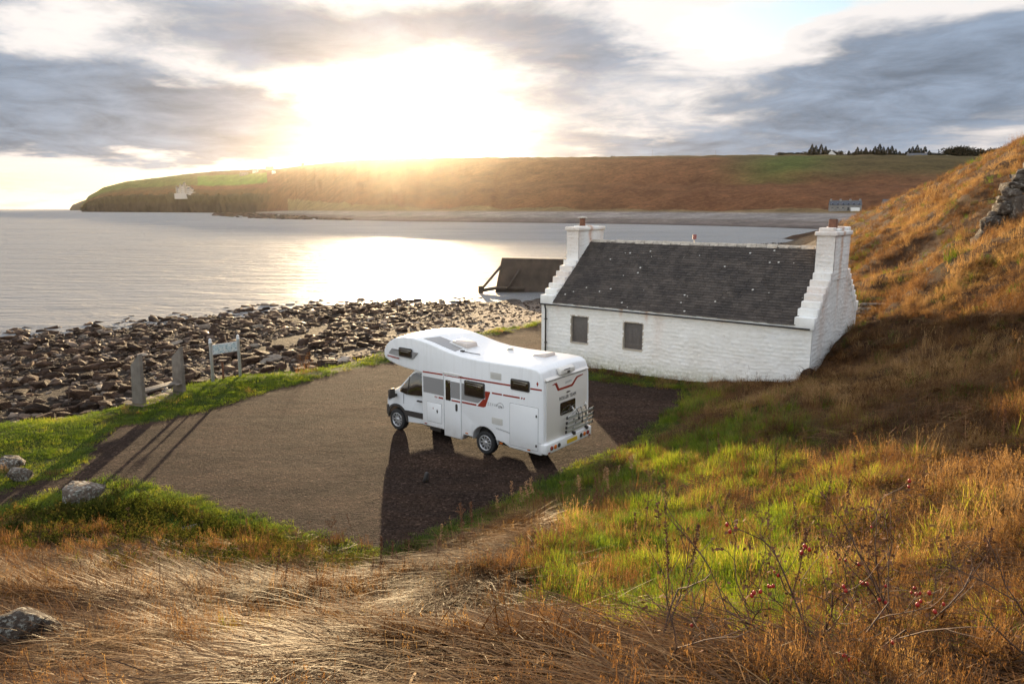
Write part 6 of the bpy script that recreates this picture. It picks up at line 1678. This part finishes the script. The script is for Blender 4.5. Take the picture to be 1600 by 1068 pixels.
# ------------------------------------------------------------------ tall dead stalks one can tell apart
M['stalk'] = simple('dead_stalk', (.15, .075, .032), .9, var=.3, vscale=20)
M['seed'] = simple('seed_head', (.12, .05, .022), .95)
M['paleseed'] = simple('pale_seed_head', (.34, .20, .10), .95)
def stalk_obj(seed, h, kind):
    r = random.Random(seed); b = MB(); pts_ = [Vector((0, 0, -.05))]; d = Vector((r.uniform(-.12, .12), r.uniform(-.12, .12), 1))
    for i in range(5): pts_.append(pts_[-1] + d * h / 5); d += Vector((r.uniform(-.09, .09), r.uniform(-.09, .09), 0))
    b.tube(pts_, .0055 if kind != 'dock' else .008, 4, r2=.002)
    sb = MB()
    def bit(p, l, w):
        vs = []; fs = []; leafq(vs, fs, p, (r.uniform(-1, 1), r.uniform(-1, 1), r.uniform(-.2, 1)), l, w, r); leafq(vs, fs, p, (r.uniform(-1, 1), r.uniform(-1, 1), r.uniform(-.2, 1)), l, w, r); sb.add(vs, fs)
    if kind == 'umbel':
        for k_ in range(3):
            i = 5 - k_ if k_ else 5; base_ = pts_[i]; nr = 9 if k_ == 0 else 5
            for q in range(nr):
                a = q / nr * 6.28; e_ = base_ + Vector((math.cos(a) * .06, math.sin(a) * .06, .06 + r.uniform(-.01, .02))) * (1 if k_ == 0 else .7)
                b.tube([base_, e_], .002, 3, caps=False)
                for _k in range(4): bit(e_ + Vector((r.uniform(-.012, .012), r.uniform(-.012, .012), 0)), .016, .010)
    elif kind == 'dock':
        for i in range(90):
            t = r.uniform(.45, 1); f = t * 5; j = min(4, int(f)); p = pts_[j].lerp(pts_[j + 1], f - j)
            bit(p + Vector((r.uniform(-.018, .018), r.uniform(-.018, .018), 0)) * (1.5 - t), .022, .014)
    elif kind == 'plume':
        for i in range(70):
            t = r.uniform(.72, 1); f = t * 5; j = min(4, int(f)); p = pts_[j].lerp(pts_[j + 1], f - j); a = r.uniform(0, 6.28)
            e_ = p + Vector((math.cos(a) * .035, math.sin(a) * .035, .03)) * r.uniform(.3, 1) * (1.3 - t) * 2.2; bit(e_, .022, .008)
    else:  # bare twiggy with knobs
        for q in range(5):
            p = pts_[r.randint(2, 5)]; a = r.uniform(0, 6.28); e_ = p + Vector((math.cos(a) * .09, math.sin(a) * .09, .12)) * r.uniform(.6, 1.2)
            b.tube([p, e_], .0028, 3, caps=False)
            for _k in range(8): bit(e_ + Vector((r.uniform(-.008, .008), r.uniform(-.008, .008), r.uniform(-.008, .008))), .014, .012)
    root = empty('dead_stalk', (0, 0, 0))
    b.build('stem', M['stalk'], root, fix=False); sh_ = sb.build('seed_head', M['paleseed' if kind in ('plume',) else 'seed'], root, fix=False); sh_['kind'] = 'stuff'
    return root
SK = {'umbel': ('flat brown umbel on a thin dead stalk standing in the dry grass of the slope', 'dead umbel stalks on the slope'),
      'dock': ('rusty brown dock spike standing up from the grass slope', 'rusty dock spikes on the slope'),
      'plume': ('pale feathery grass plume standing against the dark gravel', 'feathery plumes along the slope edge'),
      'knob': ('branching dark stalk with small knobs in the near slope grass', 'dark knobbed stalks on the slope')}
stock = {k_: [stalk_obj(sd_ + 7 * i, h_, k_) for i, sd_ in enumerate((1, 2, 3))] for k_, h_ in (('umbel', .9), ('dock', .8), ('plume', .95), ('knob', .75))}
placed = {k_: 0 for k_ in stock}
def put_stalk(kind, x, y, s):
    i = placed[kind]; placed[kind] += 1; src = stock[kind][i % 3]
    if i < 3: o = stock[kind][i]
    else:
        o = src.copy(); COL.objects.link(o)
        for ch_ in src.children: c2 = ch_.copy(); COL.objects.link(c2); c2.parent = o
    o.location = (x, y, gz(x, y)); o.rotation_euler = (random.uniform(-.12, .12), random.uniform(-.12, .12), random.uniform(0, 6.28)); o.scale = (s, s, s)
    tag(o, SK[kind][0], 'stalk', SK[kind][1])
r5 = random.Random(55)
for i in range(34):   # along the brow of the slope, seen against the gravel
    t = r5.random(); x = -3.2 + 6.5 * t + r5.uniform(-.3, .3); y = 9.3 + 5.5 * max(0, t - .25) + r5.uniform(-.8, .8)
    put_stalk(r5.choice(['plume', 'plume', 'umbel', 'dock']), x, y, r5.uniform(.7, 1.15))
for i in range(70):
    y = r5.uniform(4.5, 17); x = r5.uniform(.5 + .12 * y, 1.6 + .62 * y)
    put_stalk(r5.choice(['dock', 'umbel', 'knob', 'knob', 'dock']), x, y, r5.uniform(.6, 1.05))
for i in range(18):
    y = r5.uniform(4, 8.5); put_stalk(r5.choice(['knob', 'knob', 'dock']), r5.uniform(-.5 * y, .3), y, r5.uniform(.4, .7))
for i in range(14): put_stalk(r5.choice(['umbel', 'dock']), r5.uniform(-9, -3), r5.uniform(12.6, 15.2), r5.uniform(.5, .8))
for k_ in stock:
    for o in stock[k_][placed[k_]:]: bpy.data.objects.remove(o)

# ------------------------------------------------------------------ rose bushes with red hips, lower right
M['twig'] = simple('bare_twig', (.075, .042, .028), .8, var=.35, vscale=15)
M['hip'] = simple('red_hip', (.30, .014, .010), .45)
def bush(x, y, h, nst, hips, seed, label, spread=.6, leaves=50):
    r = random.Random(seed); root = empty('rose_bush', (x, y, gz(x, y) - .03)); tag(root, label, 'bush')
    tips = []; allb = MB(); first = []
    def grow(p, d, l, w, depth, mb):
        pts_ = [p]; dd = d.copy()
        for i in range(4): dd = (dd + Vector((r.uniform(-.28, .28), r.uniform(-.28, .28), r.uniform(-.12, .16)))).normalized(); pts_.append(pts_[-1] + dd * l / 4)
        mb.tube(pts_, w, 5 if w > .004 else 3, r2=w * .55, caps=False)
        if depth == 0: tips.append((pts_[-1], dd)); return
        for i in range(r.randint(2, 4)):
            q = pts_[r.randint(1, 4)]; nd = (dd + Vector((r.uniform(-1, 1), r.uniform(-1, 1), r.uniform(-.3, .8))) * .8).normalized(); grow(q, nd, l * r.uniform(.45, .75), w * .58, depth - 1, mb)
        tips.append((pts_[-1], dd))
    for i in range(nst):
        a = r.uniform(0, 6.28); d = Vector((math.cos(a) * spread, math.sin(a) * spread, 1)).normalized(); mb = MB()
        grow(Vector((math.cos(a) * .05, math.sin(a) * .05, 0)), d, h * r.uniform(.55, .9), .0065, 2, mb); mb.build('branch', M['twig'], root, fix=False)
    hm = None
    for i in range(hips):
        p, d = r.choice(tips)
        for _k in range(r.randint(1, 3)):
            q = p + Vector((r.uniform(-.03, .03), r.uniform(-.03, .03), r.uniform(-.035, .005)))
            if hm is None:
                b = MB(); b.lathe([(0, -.010), (.006, -.007), (.0085, 0), (.006, .008), (.002, .012), (0, .012)], 8); o = b.build('rose_hip', M['hip'], root); hm = o.data
            else: o = link('rose_hip', hm, root)
            o.location = q; s = r.uniform(.8, 1.25); o.scale = (s, s, s)
    vs = []; fs = []
    for i in range(leaves):
        p, d = r.choice(tips); leafq(vs, fs, p + Vector((r.uniform(-.05, .05), r.uniform(-.05, .05), r.uniform(-.08, .02))), (r.uniform(-1, 1), r.uniform(-1, 1), r.uniform(-1, .6)), r.uniform(.02, .04), .018, r)
    lf = MB(); lf.add(vs, fs); lo = lf.build('dead_leaves', M['seed'], root, fix=False); lo['kind'] = 'stuff'
bush(1.55, 3.35, .75, 6, 13, 3, 'bare wide spreading rose bush with clusters of red hips at the near edge', 1.0, 220)
bush(2.35, 3.9, .80, 6, 9, 8, 'twiggy rose bush at the right edge with a few dark red hips', .8, 220)
bush(.75, 3.05, .50, 5, 0, 14, 'low leafless thorn bush left of the hip covered rose bush', .9, 40)
bush(2.7, 3.3, .6, 5, 2, 17, 'tangled brown twigs in the lower right corner of the slope', .8, 60)
# ------------------------------------------------------------------ haze
m, g, out = new_mat('haze_air')
pv = g.node('ShaderNodeVolumePrincipled', {'Color': (0.99, 0.91, 0.78), 'Density': 0.000015, 'Anisotropy': 0.87})
g.l.new(pv.outputs[0], out.inputs['Volume'])
hz = MB().box(-16500, 16500, -14500, 16900, -9.5, 160.0).build('haze', m, None)
tag(hz, kind='stuff')
